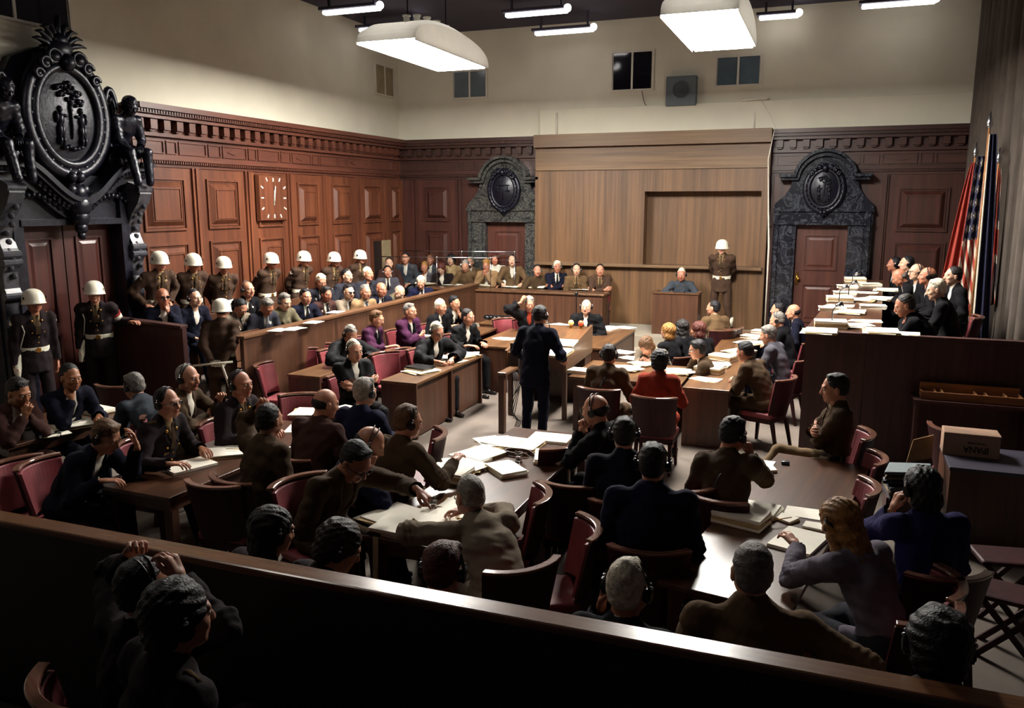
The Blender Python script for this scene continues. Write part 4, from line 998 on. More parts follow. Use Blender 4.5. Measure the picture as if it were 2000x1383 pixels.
def phones(k):
    m = MB()
    for dy in (-.02, .018):
        pts = [(0.096*math.cos(a), -.012+dy*math.sin(a), .0+.135*math.sin(a)) for a in np.linspace(-.05, math.pi+.05, 21)]
        m.tube(pts, 0.0042, 6)
    c = MB().cyl((.080, -.012, -.006), (1, 0, 0), .031, .022, 18).cyl((.102, -.012, -.006), (1, 0, 0), .021, .006, 14, 0)
    c.sph((.104, -.012, .026), .010, 8, 6, 1).sph((.101, -.012, .045), .007, 8, 6, 1)
    d = MB(); d.v = [(-x, y, z) for x, y, z in c.v]; d.f = [f[::-1] for f in c.f]; d.m = c.m
    return m, c, d
def mbmesh(name, mb, mats, smooth=True):
    me = bpy.data.meshes.new(name); me.from_pydata(mb.v, [], mb.f)
    for m in mats: me.materials.append(m)
    me.polygons.foreach_set('material_index', mb.m)
    if smooth: me.polygons.foreach_set('use_smooth', [True]*len(mb.f))
    me.update(); return me
PH = phones(0); ME_BAND = mbmesh('headband', PH[0], [M_BLACK]); ME_CUPR = mbmesh('ear_cup', PH[1], [M_BLACK, M_METAL], False); ME_CUPL = mbmesh('ear_cup', PH[2], [M_BLACK, M_METAL], False)
ME_HELM = mbmesh('helmet', helmet_mesh(), [M_HELM, M_INK])
HAIRME = {}
def placed(V, M3, o, s=1.0, mirror=False):
    V = V*s
    if mirror: V = V*np.array([-1, 1, 1])
    return V@M3.T+o
def ik(sh, tgt, l1, l2, hint):
    d = tgt-sh; L_ = np.linalg.norm(d); mx = (l1+l2)*.995
    if L_ > mx: tgt = sh+d/L_*mx; d = tgt-sh; L_ = mx
    L_ = max(L_, abs(l1-l2)+.02); a = (l1*l1-l2*l2+L_*L_)/(2*L_); hgt = math.sqrt(max(0, l1*l1-a*a)); u = d/(np.linalg.norm(d)+1e-9)
    hv = hint-u*np.dot(hint, u); hv = nrm(hv); return sh+u*a+hv*hgt, tgt
NP = [0]
def segd(p, a, b):
    ab = b-a; t = np.clip(((p-a)@ab)/(ab@ab), 0, 1); return np.linalg.norm(p-a-t[:, None]*ab, axis=1)
def person(label, px, py, face, pose='sit', lean=5, side=0, twist=0, head=(0, 0, 0), arms='lap', wear='navy', bottom=None, hair='short', hc='dark', hd='m1', skin=0, floor=0.0,
           plane=None, helmet=False, phone=False, belt=False, tie=None, shirt=True, glasses=False, robe=False, chair=None, sc=1.0, patch=None, trim=None, hands=('relax', 'relax'), hunch=10, width=1.0,
           feet='flat', group=None, gloves=False, statue=None, armband=False, skirt=False, chair_face=None, badge=False, loc=None, xtra=None, gaiter=False, scarf=None, arml=None, armr=None, epaul=False, res=None, lower=True):
    NP[0] += 1; seed = NP[0]
    sit = pose == 'sit'
    if sit and plane is None and loc is None and py > 720: sc *= 1.045
    hipz = 0.565 if sit else 0.95
    H = A(0, 0, hipz)
    R1 = rot('Y', side)@rot('X', -lean); up1 = R1@A(0, 0, 1)
    W = H+up1*.16; R2 = rot('Y', side)@rot('X', -(lean+hunch*.5))@rot('Z', twist*.5); up2 = R2@A(0, 0, 1)
    CH = W+up2*.17; R3 = rot('Y', side)@rot('X', -(lean+hunch))@rot('Z', twist); up3 = R3@A(0, 0, 1); fw3 = R3@A(0, 1, 0); rt3 = R3@A(1, 0, 0)
    NB = CH+up3*.20
    up4 = nrm(up3+A(0, 0, .7))
    hy, hp, hr = head     # yaw + left, pitch + down, roll + right
    RH = rot('Z', twist*.9+hy)@rot('X', -(hp+lean*.25))@rot('Y', hr)
    HD = NB+up4*.088+RH@A(0, .030, .075)
    hs = 1.06
    # ---- arms
    L1, L2 = .295, .265
    sh = {s: NB-up3*.050+rt3*(s*.178*width)-fw3*.005 for s in (1, -1)}
    wr, el, hnd = {}, {}, {}
    fz = 0.0
    for s in (1, -1):
        if isinstance(arms, tuple) and isinstance(arms[0], tuple) and not isinstance(arms[0][0], tuple):
            both = [tuple(A(*v)*A(s, 1, 1)) for v in arms]; ps = tuple(both)
        else: ps = (armr if s == 1 else arml) or (arms if isinstance(arms, str) else arms[0 if s == 1 else 1])
        hint = A(s*.6, -.5, -.7); back = A(0, 0, 1); hp_ = hands[0 if s == 1 else 1]; fdir = None
        if isinstance(ps, tuple): t = A(*ps[0]); back = A(*ps[1]) if len(ps) > 1 and ps[1] is not None else back; hint = A(*ps[2]) if len(ps) > 2 else hint; fdir = A(*ps[3]) if len(ps) > 3 else None
        elif ps == 'table': t = A(s*.16, max(.36, (CH[1]+.30)), .815); hint = A(s*.55, -.5, -.7); fdir = A(-s*.5, 1, -.05)
        elif ps == 'tablein': t = A(s*.05, max(.34, CH[1]+.28), .82); hint = A(s*.8, -.3, -.7); fdir = A(-s*.9, .6, 0)
        elif ps == 'write': t = A(s*.12, CH[1]+.33, .825); hint = A(s, -.3, .1); fdir = A(-s*.6, .8, -.1); hp_ = 'grip'
        elif ps == 'lap': t = A(s*.11, .26, .67) if sit else A(s*.12, .2, .9); hint = A(s*.8, -.6, -.2); fdir = A(-s*.6, .8, -.2)
        elif ps == 'crossed': t = CH+rt3*(-s*.10)+fw3*(.22 if s == 1 else .19)+up3*(.0 if s == 1 else -.03); hint = A(s*1.0, .1, -.6); back = fw3; fdir = rt3*-s+up3*.2
        elif ps == 'chin': t = HD+RH@A(s*.035, .075, -.20); hint = A(s*.5, .3, -1); back = RH@A(s*.3, .9, 0); fdir = A(-s*.1, -.05, 1)+RH@A(0, -.2, 0); hp_ = 'fist' if hp_ == 'relax' else hp_
        elif ps == 'mouth': t = HD+RH@A(s*.035, .155, -.17); hint = A(s*.6, .3, -1); back = RH@A(s*.8, .5, 0); fdir = RH@A(-s*.4, -.2, 1); hp_ = 'grip'
        elif ps == 'ear': t = HD+RH@A(s*.145, .075, -.13); hint = A(s*.30, 1.0, -1); back = RH@A(s, .2, 0); fdir = RH@A(-s*.3, -.25, 1); hp_ = 'grip'
        elif ps == 'top': t = HD+RH@A(s*.17, .06, .06); hint = A(s*.9, .1, -.4); back = RH@A(s, .4, .3); fdir = RH@A(-s*.5, -.1, 1); hp_ = 'grip'
        elif ps == 'behind': t = H+A(s*.06, -.19, .03); hint = A(s*1.0, -.5, 0); back = A(0, -1, 0); fdir = A(-s, 0, -.15)
        elif ps == 'side': t = H+A(s*.25, .02, -.10); hint = A(s*.3, -1, 0); back = A(s, 0, 0); fdir = A(0, .1, -1)
        elif ps == 'hip': t = H+A(s*.20, .02, .06); hint = A(s*1.0, -.6, .1); back = A(s*.6, 0, .6); fdir = A(-s*.3, .8, -.5)
        elif ps == 'desk': t = H+A(s*.20, .34, .17); hint = A(s*.8, -.7, -.3); fdir = A(-s*.1, 1, 0)
        elif ps == 'rest': t = sh[s]+A(-s*.02, .27, -.36); hint = A(s*.45, -.6, -1); fdir = A(-s*.3, 1, 0)
        el[s], wr[s] = ik(sh[s], t, L1, L2, hint); hnd[s] = (fdir if fdir is not None else wr[s]-el[s], back, hp_)
    # ---- legs
    hj = {s: H+A(s*.10, 0, -.02) for s in (1, -1)}; kn, an = {}, {}
    for s in (1, -1):
        if sit:
            kn[s] = A(s*.14, .44, .53); an[s] = A(s*.14, .50+(.06 if s == 1 else -.04), .09)
            if feet == 'cross':
                if s == 1: kn[s] = A(.05, .47, .62); an[s] = A(-.16, .66, .36)
        else:
            sp = .085 if feet == 'flat' else .16
            kn[s] = A(s*(.09+sp*.3), .03, .50); an[s] = A(s*(sp+.03), -.02, .09)
    # ---- placing the figure
    ca, sa = math.cos(math.radians(face-90)), math.sin(math.radians(face-90))
    RZ = np.array([[ca, -sa, 0], [sa, ca, 0], [0, 0, 1]])
    HDW = RZ@(HD*sc)
    if loc is not None: root = A(*loc)
    elif plane is None:
        P = atZ(px, py, floor+HDW[2]); root = A(P[0]-HDW[0], P[1]-HDW[1], floor)
    else:
        P = atX(px, py, plane[1]) if plane[0] == 'x' else atY(px, py, plane[1]); root = A(P[0]-HDW[0], P[1]-HDW[1], P[2]-HDW[2])
        if floor is not None and abs(root[2]-floor) < 0.0: root[2] = floor
    dist = np.linalg.norm(root+A(0, 0, 1)-A(0, 0, CZ))
    h = res or min(.022, max(.0115, dist*.0021))
    t = thing('person', label, 'person', root, math.radians(face-90), group); t.scale = (sc, sc, sc)
    kind = 'statue' if statue else 'person'
    cm = CM[wear] if isinstance(wear, str) else wear
    bm_ = CM[bottom] if isinstance(bottom, str) else (bottom or cm)
    skm = SK[skin]; hm = HM[hc] if not statue else statue
    if statue: cm = bm_ = skm = statue
    # ---- body core: neck, trunk, arms and legs as one skin, plus head and hands
    b = SDF(0.03)
    b.cone(H, W, .10, .10, n=fw3, flat=.72); b.cone(W, CH, .10, .105, n=fw3, flat=.70); b.cone(CH, NB-up3*.03, .105, .055, n=fw3, flat=.72); b.cone(sh[1]-rt3*.03, sh[-1]+rt3*.03, .045, .045); b.cone(NB, HD-up4*.09, .056, .053)
    for s in (1, -1):
        b.cone(sh[s], el[s], .045, .037); b.cone(el[s], wr[s], .037, .024, k=.015)
        if lower: b.cone(hj[s], kn[s], .070, .050); b.cone(kn[s], an[s], .048, .034)
    V, F = b.mesh(max(h, .016)); parts = [(V, F, 0)]
    for V0, F0, mi in HEADS[hd]: parts.append((placed(V0, RH, HD, hs), F0, mi))
    hg = []
    for s in (1, -1):
        fd, bk, hp_ = hnd[s]; Bm = basis(fd, bk)
        V0, F0 = HANDS[hp_]; V1 = placed(V0, Bm, wr[s]+nrm(fd)*.018, 1.04, mirror=(s == -1)); F1 = F0 if s == 1 else F0[:, ::-1]
        parts.append((V1, F1, 5 if gloves else 0))
    me = mesh_data('body', parts, [skm, M_EYEW if not statue else statue, M_IRIS if not statue else statue, (M_LIPW if hd == 'w' else M_LIP) if not statue else statue, hm, M_WBELT])
    obj('body', me, t)
    # ---- jacket / robe
    jw = 1.12 if robe else 1.0
    j = SDF(0.035)
    dn = .02
    j.cone(H+A(0, .01, -.02), W, .172*jw*width, .155*jw*width, n=R1@A(0, 1, 0), flat=.70); j.cone(W, CH, .155*jw*width, .178*jw*width, n=fw3, flat=.66)
    j.cone(CH+up3*.02, NB-up3*.07, .172*width, .125*width, n=fw3, flat=.66)
    j.cone(sh[1]+rt3*.008, sh[-1]-rt3*.008, .072*jw, .072*jw, n=fw3, flat=1.0); j.cone(NB-up3*.055-fw3*.01, NB+up4*.020-fw3*.008, .100, .066, k=.055)
    for s in (1, -1):
        r2 = (.105 if robe else .051)
        j.cone(sh[s], el[s], .077*jw, (.088 if robe else .066), k=.025); j.cone(el[s], wr[s]-nrm(wr[s]-el[s])*(-.005), (.080 if robe else .063), r2, n=A(0, 0, 1) if robe else None, flat=.75 if robe else 1, k=.02)
    if not statue and not robe:
        for s in (1, -1):      # lapels and collar
            c0, c1, c2, c3 = CH+fw3*.118*1.0+rt3*s*.012-up3*.05, CH+fw3*.120+rt3*s*.055+up3*.05, NB+rt3*s*.070+fw3*.035-up3*.012, NB-fw3*.070+up3*.020
            j.cone(c0, c1, .010, .016, k=.006); j.cone(c1, c2, .016, .014, k=.006); j.cone(c2, c3, .014, .016, k=.008)
    if not sit: j.cone(H, H+A(0, 0, -.20 if not robe else -.5), .178*width, .195*width, n=A(0, 1, 0), flat=.72)
    if not sit and not robe: j.cut(H+A(0, 0, -.20), A(0, 0, -1))
    else:
        for s in (1, -1): j.cone(H+A(s*.08, .02, -.01), H+A(s*.11, .16 if not robe else .36, -.01), .10, .092)
    for s in (1, -1):
        d = nrm(wr[s]-el[s]); j.cut(wr[s]+d*.004, d) if False else None
    # V opening at the front
    if shirt and not statue:
        w0 = .080 if not robe else .070; top = NB+fw3*.095+up3*.045; bot = CH+fw3*.150*width+up3*(-.05 if tie != 'uniform' else .05)
        j.subcone(top, bot, w0, .022, n=rt3, flat=.85, k=.005)
    V, F = j.mesh(h); N_ = vnorm(V, F)
    # cuffs: trim anything beyond the wrist
    keep = np.ones(len(F), bool); cen = V[F].mean(1)
    for s in (1, -1):
        d = nrm(wr[s]-el[s]); q = cen-(wr[s]-d*(.012 if not robe else .07)); near = np.linalg.norm(cen-wr[s], axis=1) < (.085 if not robe else .15); ce = cen-el[s]; ra = np.linalg.norm(ce-(ce@d)[:, None]*d, axis=1); oth = np.minimum(segd(cen, el[-s], wr[-s]), np.minimum(segd(cen, sh[-s], el[-s]), segd(cen, H, CH)-.09)); keep &= ~((q@d > 0) & near & (ce@d > L2*.5) & (ra < (.062 if not robe else .12)) & (oth > ra))
    F = F[keep]
    dm = np.minimum(*[np.linalg.norm(V-el[s], axis=1) for s in (1, -1)]); am = .004+.006*np.exp(-(dm/.12)**2)+(.004 if robe else 0)
    fold = np.zeros(len(V))
    for s in (1, -1):
        for (p0, p1, ph) in ((sh[s], el[s], 0), (el[s], wr[s], 2)):
            d = nrm(p1-p0); q = V-p0; tt = q@d; rad = np.linalg.norm(q-tt[:, None]*d, axis=1); side_ = q@nrm(np.cross(d, A(.3, .8, .5)))
            fold += np.exp(-(np.linalg.norm(V-el[s], axis=1)/.11)**2)*(rad < .11)*(tt > -.05)*np.sin(tt*170+side_*38+ph+seed)*.0042
    V = V+N_*(wob(V*np.array([1, 1, 1.3]), 1, 34, seed)*am*1.25+fold)[:, None]+N_*(wob(V, 1, 90, seed+5)*.0014)[:, None]
    obj('robe' if robe else 'jacket', mesh_data('jacket', [(V, F, 0)], [cm]), t)
    # ---- shirt and tie
    if shirt and not statue:
        s_ = SDF(.02); s_.cone(CH-up3*.08+fw3*.020, CH+up3*.05+fw3*.018, .138*width, .140*width, n=fw3, flat=.68); s_.cone(CH+up3*.03+fw3*.018, NB-up3*.03, .128*width, .085, n=fw3, flat=.74); s_.cone(NB-up3*.02, NB+up4*.040, .069, .063, k=.02)
        V, F = s_.mesh(max(h, .014)); obj('shirt', mesh_data('shirt', [(V, F, 0)], [M_KSHIRT if tie == 'uniform' else (CM[scarf] if scarf else M_SHIRT)]), t)
        if tie:
            p0 = NB+fw3*.085+up3*.0; p1 = CH+fw3*.128+up3*.0
            m = MB(); q = [(p0+up3*.03, .016), (p0-up3*.01, .013), ((p0+p1)/2+fw3*.02, .024), (p1+fw3*.004, .03)]
            vs = []
            for c_, w_ in q: vs += [c_-rt3*w_, c_+rt3*w_, c_+rt3*w_+fw3*.01, c_-rt3*w_+fw3*.01]
            fs = [(i*4+a, i*4+(a+1) % 4, i*4+4+(a+1) % 4, i*4+4+a) for i in range(3) for a in range(4)]+[(0, 1, 2, 3), (15, 14, 13, 12)]
            m.add(vs, fs); o = mk('necktie', m, CM['olive'] if tie == 'uniform' else CM['black'] if tie == 'dark' else CM[tie], t); fixn(o)
    # ---- trousers / skirt, shoes
    if lower:
        p = SDF(.03); p.cone(H+A(-.06, 0, -.02), H+A(.06, 0, -.02), .13, .13, n=A(0, 1, 0), flat=.85)
        if skirt:
            for s in (1, -1): p.cone(hj[s], kn[s]*.9+hj[s]*.1, .11, .085, k=.08)
            if sit: p.cone(kn[1]*.9+hj[1]*.1, kn[-1]*.9+hj[-1]*.1, .07, .07)
        else:
            for s in (1, -1): p.cone(hj[s], kn[s], .098, .072); p.cone(kn[s], an[s]+A(0, 0, .02), .070, .058)
        V, F = p.mesh(max(h, .015)); N_ = vnorm(V, F); V = V+N_*(wob(V, .003, 40, seed+9))[:, None]
        obj('skirt' if skirt else 'trousers', mesh_data('trousers', [(V, F, 0)], [bm_]), t)
        if not statue:
            if 'me' not in SHOE_ME: SHOE_ME['me'] = mesh_data('shoe', [(SHOE_G[0], SHOE_G[1], 0)], [M_LEATHER])
            for s in (1, -1):
                o = obj('shoe', SHOE_ME['me'], t); o.location = (an[s][0], an[s][1]+.02, an[s][2]-.09)
                if feet == 'cross' and s == 1: o.rotation_euler = (.5, 0, .3)
                if gaiter:
                    mk('gaiter', MB().tube([(an[s][0], an[s][1], .07), (an[s][0], an[s][1], .25)], [.062, .072], 14), M_WBELT, t, smooth=True)
    MH = Matrix([[*(RH[0]*hs), HD[0]], [*(RH[1]*hs), HD[1]], [*(RH[2]*hs), HD[2]], [0, 0, 0, 1]])
    if hair and not helmet:
        key = (hair, hm.name)
        if key not in HAIRME: V, F = HAIR[hair]; HAIRME[key] = mesh_data('hair', [(V, F, 0)], [hm])
        o = obj('hair', HAIRME[key], t); o.matrix_local = MH
    if helmet:
        if hair:
            key = ('stub', hm.name)
            if key not in HAIRME: V, F = HAIR['stub']; HAIRME[key] = mesh_data('hair', [(V, F, 0)], [hm])
            o = obj('hair', HAIRME[key], t); o.matrix_local = MH
        o = obj('helmet', ME_HELM, t); o.matrix_local = MH @ Matrix.Translation((0, .0, .004))
    if phone:
        o = obj('headphones', ME_BAND, t); o.matrix_local = MH
        for me_ in (ME_CUPR, ME_CUPL): obj('ear_cup', me_, o)
    if glasses:
        m = MB()
        for sx in (-1, 1):
            m.tube([(sx*(.033)+.021*math.cos(a), .105, .010+.018*math.sin(a)) for a in np.linspace(0, 2*math.pi, 15)], .0028 if glasses != 'dark' else .004, 5)
            m.tube([(sx*.054, .104, .014), (sx*.082, .05, .014), (sx*.084, -.01, .01)], .0026, 5)
            if glasses == 'dark': m.cyl((sx*.033, .101, .010), (0, 1, 0), .021, .004, 14)
        m.tube([(-.012, .106, .014), (.012, .106, .014)], .0026, 5)
        o = mk('glasses', m, M_BLACK, t); o.matrix_local = MH
    if belt:
        m = MB(); n = 28; c0 = H+up1*.10; vs = []; fs = []; fw1 = R1@A(0, 1, 0); rt1 = R1@A(1, 0, 0)
        for i in range(n):
            a = 2*math.pi*i/n; d = rt1*math.cos(a)*.176*width+fw1*math.sin(a)*.124
            vs += [c0+d*1.0-up1*.03, c0+d*1.0+up1*.03, c0+d*.93+up1*.03, c0+d*.93-up1*.03]
        for i in range(n):
            o_ = i*4; q = ((i+1) % n)*4
            for k in range(4): fs.append((o_+k, o_+(k+1) % 4, q+(k+1) % 4, q+k))
        o = fixn(mk('belt', m.add(vs, fs), M_WBELT if belt != 'brown' else M_LEATHER, t, smooth=False))
        if belt != 'brown':
            m = MB(); c1 = c0+fw1*.128
            m.hexa([c1-rt1*.028-up1*.025, c1+rt1*.028-up1*.025, c1+rt1*.028-up1*.025+fw1*.006, c1-rt1*.028-up1*.025+fw1*.006, c1-rt1*.028+up1*.025, c1+rt1*.028+up1*.025, c1+rt1*.028+up1*.025+fw1*.006, c1-rt1*.028+up1*.025+fw1*.006]); mk('buckle', m, M_BRASS, t)
    if badge:
        if 'badge' not in SHOE_ME: SHOE_ME['badge'] = mbmesh('badge', MB().sph((0, 0, 0), 1, 8, 6), [M_BRASS])
        L_ = [('coat_button', CH+fw3*.147-up3*(.04+.07*k), .010) for k in range(3)]
        for s in (1, -1): L_ += [('collar_badge', NB+rt3*s*.058+fw3*.088-up3*.045, .014), ('shoulder_badge', sh[s]+up3*.069-rt3*s*.03, .010), ('pocket_button', CH+rt3*s*.07+fw3*.137+up3*.02, .010)]
        for nm, p_, r_ in L_: o = obj(nm, SHOE_ME['badge'], t); o.location = tuple(float(x) for x in p_); o.scale = (r_, r_, r_)
    if patch:
        for s in (1, -1):
            d = nrm(el[s]-sh[s]); c_ = sh[s]+d*.05; o_ = nrm(rt3*s+up3*.25)
            m = MB().cyl(c_+o_*.062, o_, .032, .014, 12); mk('shoulder_patch', m, M_REDC if patch == 'red' else M_PATCH, t)
    if armband:
        d = nrm(el[armband]-sh[armband]); c_ = sh[armband]+d*.15
        mk('armband', MB().tube([c_-d*.05, c_+d*.05], [.079, .076], 16), M_PATCH, t, smooth=True)
        mk('armband_letters', MB().tube([c_-d*.052, c_-d*.022], [.0805, .0795], 16), M_REDC, t, smooth=True)
    if trim:
        m = MB()
        for s in (1, -1):
            m.tube([NB-fw3*.06+up3*.0+rt3*s*.05, NB+rt3*s*.075+up3*.01, NB+rt3*s*.06+fw3*.09-up3*.05, CH+rt3*s*.055+fw3*.15, W+rt3*s*.05+fw3*.14-up3*.05], .03, 8)
        mk('robe_collar', m, CM[trim] if trim in CM else M_VELV, t, smooth=True)
    if epaul:
        for s in (1, -1):
            m = MB()
            a_ = sh[s]+up3*.068; b_ = NB-up3*.0+rt3*s*.075; m.tube([a_+rt3*s*.02, (a_+b_)/2+up3*.012, b_], .017, 8)
            mk('shoulder_strap', m, CM['khaki'], t, smooth=True)
    if xtra: xtra(t, dict(H=H, CH=CH, NB=NB, W=W, wr=wr, el=el, sh=sh, fw=fw3, rt=rt3, up=up3, HD=HD, RH=RH))
    if chair:
        cf = chair_face if chair_face is not None else face
        place_chair(root[0]+RZ[0, 1]*-.0, root[1]+RZ[1, 1]*-.0, cf, chair, float(root[2]))
    return t
# ================================================================ WHO IS IN THE ROOM
def P(*a, **k): return person(*a, **k)
# holster, baton and sash details
def holster(t, s):
    m = MB(); p = s['H']+A(.19, .03, .0); m.tube([p+A(0, 0, .05), p+A(.03, .0, -.12), p+A(.05, .06, -.24)], [.035, .05, .022], 8); mk('holster', m, M_WBELT, t, smooth=True)
    m = MB().tube([s['sh'][1]+A(.0, .05, .02), s['CH']+A(.14, .10, 0), p+A(0, 0, .05)], .007, 6); mk('lanyard', m, M_WBELT, t, smooth=True)
def baton(t, s):
    m = MB().tube([s['H']+A(-.30, -.24, -.01), s['H']+A(.22, -.23, .04)], .014, 8); mk('baton', m, M_WBELT, t, smooth=True)
    m = MB().tube([s['wr'][1]+A(.0, .0, -.03), s['wr'][1]+A(.10, .02, -.4)], .018, 6); mk('strap', m, M_PATCH, t)
def crossbelt(t, s):
    m = MB(); f, r, u = s['fw'], s['rt'], s['up']
    m.tube([s['sh'][1]-r*.07+u*.05-f*.02, s['CH']-f*.115+u*.05, s['W']-f*.118-r*.10-u*.05, s['H']-f*.11-r*.13+u*.05], .015, 6); mk('cross_strap', m, M_LEATHER, t, smooth=True)
def ribbons(t, s):
    f, r, u = s['fw'], s['rt'], s['up']; m = MB(); c = s['CH']-r*.08+f*.135+u*.03
    m.hexa([c-r*.03-u*.02, c+r*.03-u*.02, c+r*.03-u*.02+f*.012, c-r*.03-u*.02+f*.012, c-r*.03+u*.02, c+r*.03+u*.02, c+r*.03+u*.02+f*.012, c-r*.03+u*.02+f*.012]); mk('ribbon_bar', m, M_REDC, t)
G1 = 'helmeted guards standing behind the dock'
gd = dict(pose='stand', helmet=True, hair='stub', tie='uniform', wear='guard', badge=True, patch='white', arms='behind', group=G1)
gl = [((312, 512), 'standing guard in white helmet behind the dock, nearest to the dark portal', -12, 'hip'), ((378, 515), 'standing guard in white helmet behind the dock, second from the dark portal', -18, 'behind'),
      ((437, 520), 'standing guard in white helmet behind the dock, third from the dark portal, red shoulder patch', -25, 'behind'), ((530, 511), 'standing guard in white helmet below the wall clock, looking right', -8, 'behind'),
      ((594, 507), 'standing guard in white helmet behind the dock, fifth from the dark portal', -8, 'behind'), ((653, 508), 'standing guard in white helmet with red shoulder patch, sixth from the dark portal', -15, 'behind'),
      ((704, 503), 'standing guard in white helmet at the far corner end of the dock', -12, 'behind')]
for i, (p, lab, fc, ar) in enumerate(gl):
    d = dict(gd); d.update(arms=ar, belt=True, patch='red' if i in (2, 5) else 'white', hc='brown' if i % 2 else 'dark', hd=('m1', 'm3', 'm1', 'm3')[i % 4], skin=i % 2)
    P(lab, p[0], p[1], fc, plane=('x', -9.15+0.05*(i % 2)), head=(-10 if i < 3 else -4, 6, 0), width=1.0 if i else 1.06, **d)
P('guard in white helmet beside the dark portal door with white holster, turned right', 66, 590, -18, pose='stand', helmet=True, wear='gwool', tie='uniform', badge=True, belt=True, arms=('side', 'side'), floor=.12, plane=('x', -9.25), xtra=holster, patch='white', sc=1.03, skin=1, hc='dark')
P('guard in white helmet with white armband resting his arm on the dock side rail', 184, 572, -48, pose='stand', helmet=True, wear='gwool', tie='uniform', badge=True, belt=True, arml=((-.42, .12, 1.22), (0, 0, 1), (-.6, -.2, -.8)), armr='side', plane=('x', -9.3), armband=-1, sc=1.03, xtra=holster, skin=0)
P('guard in white helmet seen from behind, gloved hands clasped on a white baton', 433, 606, 112, pose='stand', helmet=True, wear='guard', belt=True, arms='behind', gloves=True, patch='white', floor=0.0, shirt=False, xtra=baton, head=(8, 8, 0), width=1.05, sc=1.0)
P('guard in white helmet standing at ease beside the witness box', 1410, 484, 268, pose='stand', helmet=True, wear='guard', belt=True, arms='behind', tie='uniform', badge=True, patch='red', feet='apart', gaiter=True, plane=('y', 17.15), skin=2, head=(0, 3, 0), sc=1.03)
P('white haired witness in grey uniform with headphones seated in the witness box', 1331, 537, 272, plane=('y', 17.12), hair='grey', hc='white', wear='steel', phone=True, shirt=False, badge=True, arms=((.09, .32, .86), (0, 0, 1), (1, -.3, 0), (-.5, 1, 0)), hd='m2', head=(0, 8, 0), skin=1, group=None)
# ---- the dock: front row
G2 = 'seated men in the front row of the dock'
fr = [((470, 602), 'dark haired man in light grey suit bending his head beside the gloved guard', 'short', 'black', 'lgrey', 'm1', dict(lean=14, head=(0, 35, 0), tie='dark')),
      ((521, 600), 'grey haired man in a dark suit in the dock looking down', 'part', 'grey', 'char', 'm2', dict(lean=8, head=(0, 38, 0), tie='grey')),
      ((556, 590), 'man in grey green uniform with headphones in the front row of the dock', 'part', 'grey', 'dgreen', 'm2', dict(lean=4, head=(0, 18, 0), phone=True, shirt=False, arms='desk')),
      ((597, 580), 'smiling dark haired man in a navy suit in the front row of the dock', 'slick', 'black', 'navy', 'm1', dict(head=(-5, 4, 0), tie='dark', arms='desk')),
      ((637, 575), 'man in a brown suit holding a paper in the front row of the dock', 'part', 'dark', 'brown', 'm3', dict(head=(0, 10, 0), tie='dark')),
      ((681, 571), 'man in sunglasses and grey suit with folded arms in the dock', 'slick', 'black', 'lgrey', 'm2', dict(head=(0, 5, 0), glasses='dark', arms='crossed', tie='dark')),
      ((714, 571), 'man in a tan uniform in the front row of the dock', 'short', 'grey', 'tan', 'm1', dict(head=(0, 3, 0), tie='grey')),
      ((745, 566), 'bald man in a dark suit near the far end of the dock', 'fringe', 'grey', 'navy', 'm2', dict(head=(0, 4, 0), tie='dark')),
      ((780, 571), 'bald man in a grey suit slumped forward at the far end of the dock', 'fringe', 'grey', 'dgreen', 'm2', dict(lean=22, hunch=25, head=(0, 35, 0))),
      ((822, 553), 'white haired man in a dark blue suit with bowed head, last in the dock', 'part', 'white', 'blue', 'm3', dict(lean=8, head=(-20, 28, 0), tie='dark'))]
for i, (p, lab, ha, hc, wr_, hd, ex) in enumerate(fr):
    fc = [-15, -18, -15, -20, -20, -22, -25, -28, -10, -50][i]
    P(lab, p[0], p[1], fc, floor=.25, hair=ha, hc=hc, wear=wr_, hd=hd, skin=i % 3, **ex)
bk = [((318, 581), 'bearded bald man in dark glasses resting chin on hand behind the dock side panel', 'fringe', 'grey', 'navy', 'm2', dict(glasses='dark', arms=('lap', 'chin'), plane=('x', -8.9)), -28),
      ((380, 583), 'man in a dark suit with headphones behind the dock side panel, below the second guard', 'short', 'black', 'navy', 'm2', dict(phone=True, plane=('x', -8.75)), -12),
      ((484, 566), 'bald man in a dark suit in the dock back row, nearest the camera', 'fringe', 'grey', 'black', 'm2', dict(phone=True, tie='dark'), -12),
      ((627, 551), 'white haired man in dark suit in the dock back row with lowered head', 'part', 'white', 'char', 'm1', dict(head=(0, 15, 0), tie='dark'), -35),
      ((678, 540), 'dark haired man with receding hairline in the back row of the dock', 'short', 'black', 'char', 'm1', dict(tie='dark'), -15),
      ((719, 536), 'white haired man in dark jacket, last in the dock back row', 'grey', 'white', 'char', 'm2', dict(tie='dark'), -18)]
for i, (p, lab, ha, hc, wr_, hd, ex, fc) in enumerate(bk):
    ex = dict(ex); ex.setdefault('plane', None); P(lab, p[0], p[1], fc, floor=.45, hair=ha, hc=hc, wear=wr_, hd=hd, skin=(i+1) % 3, **ex)
P('dark haired man in a grey suit with headphones between dock and interpreters', 757, 531, -55, plane=('y', 16.25), hair='short', hc='black', wear='grey', phone=True, tie='dark', hd='m1')
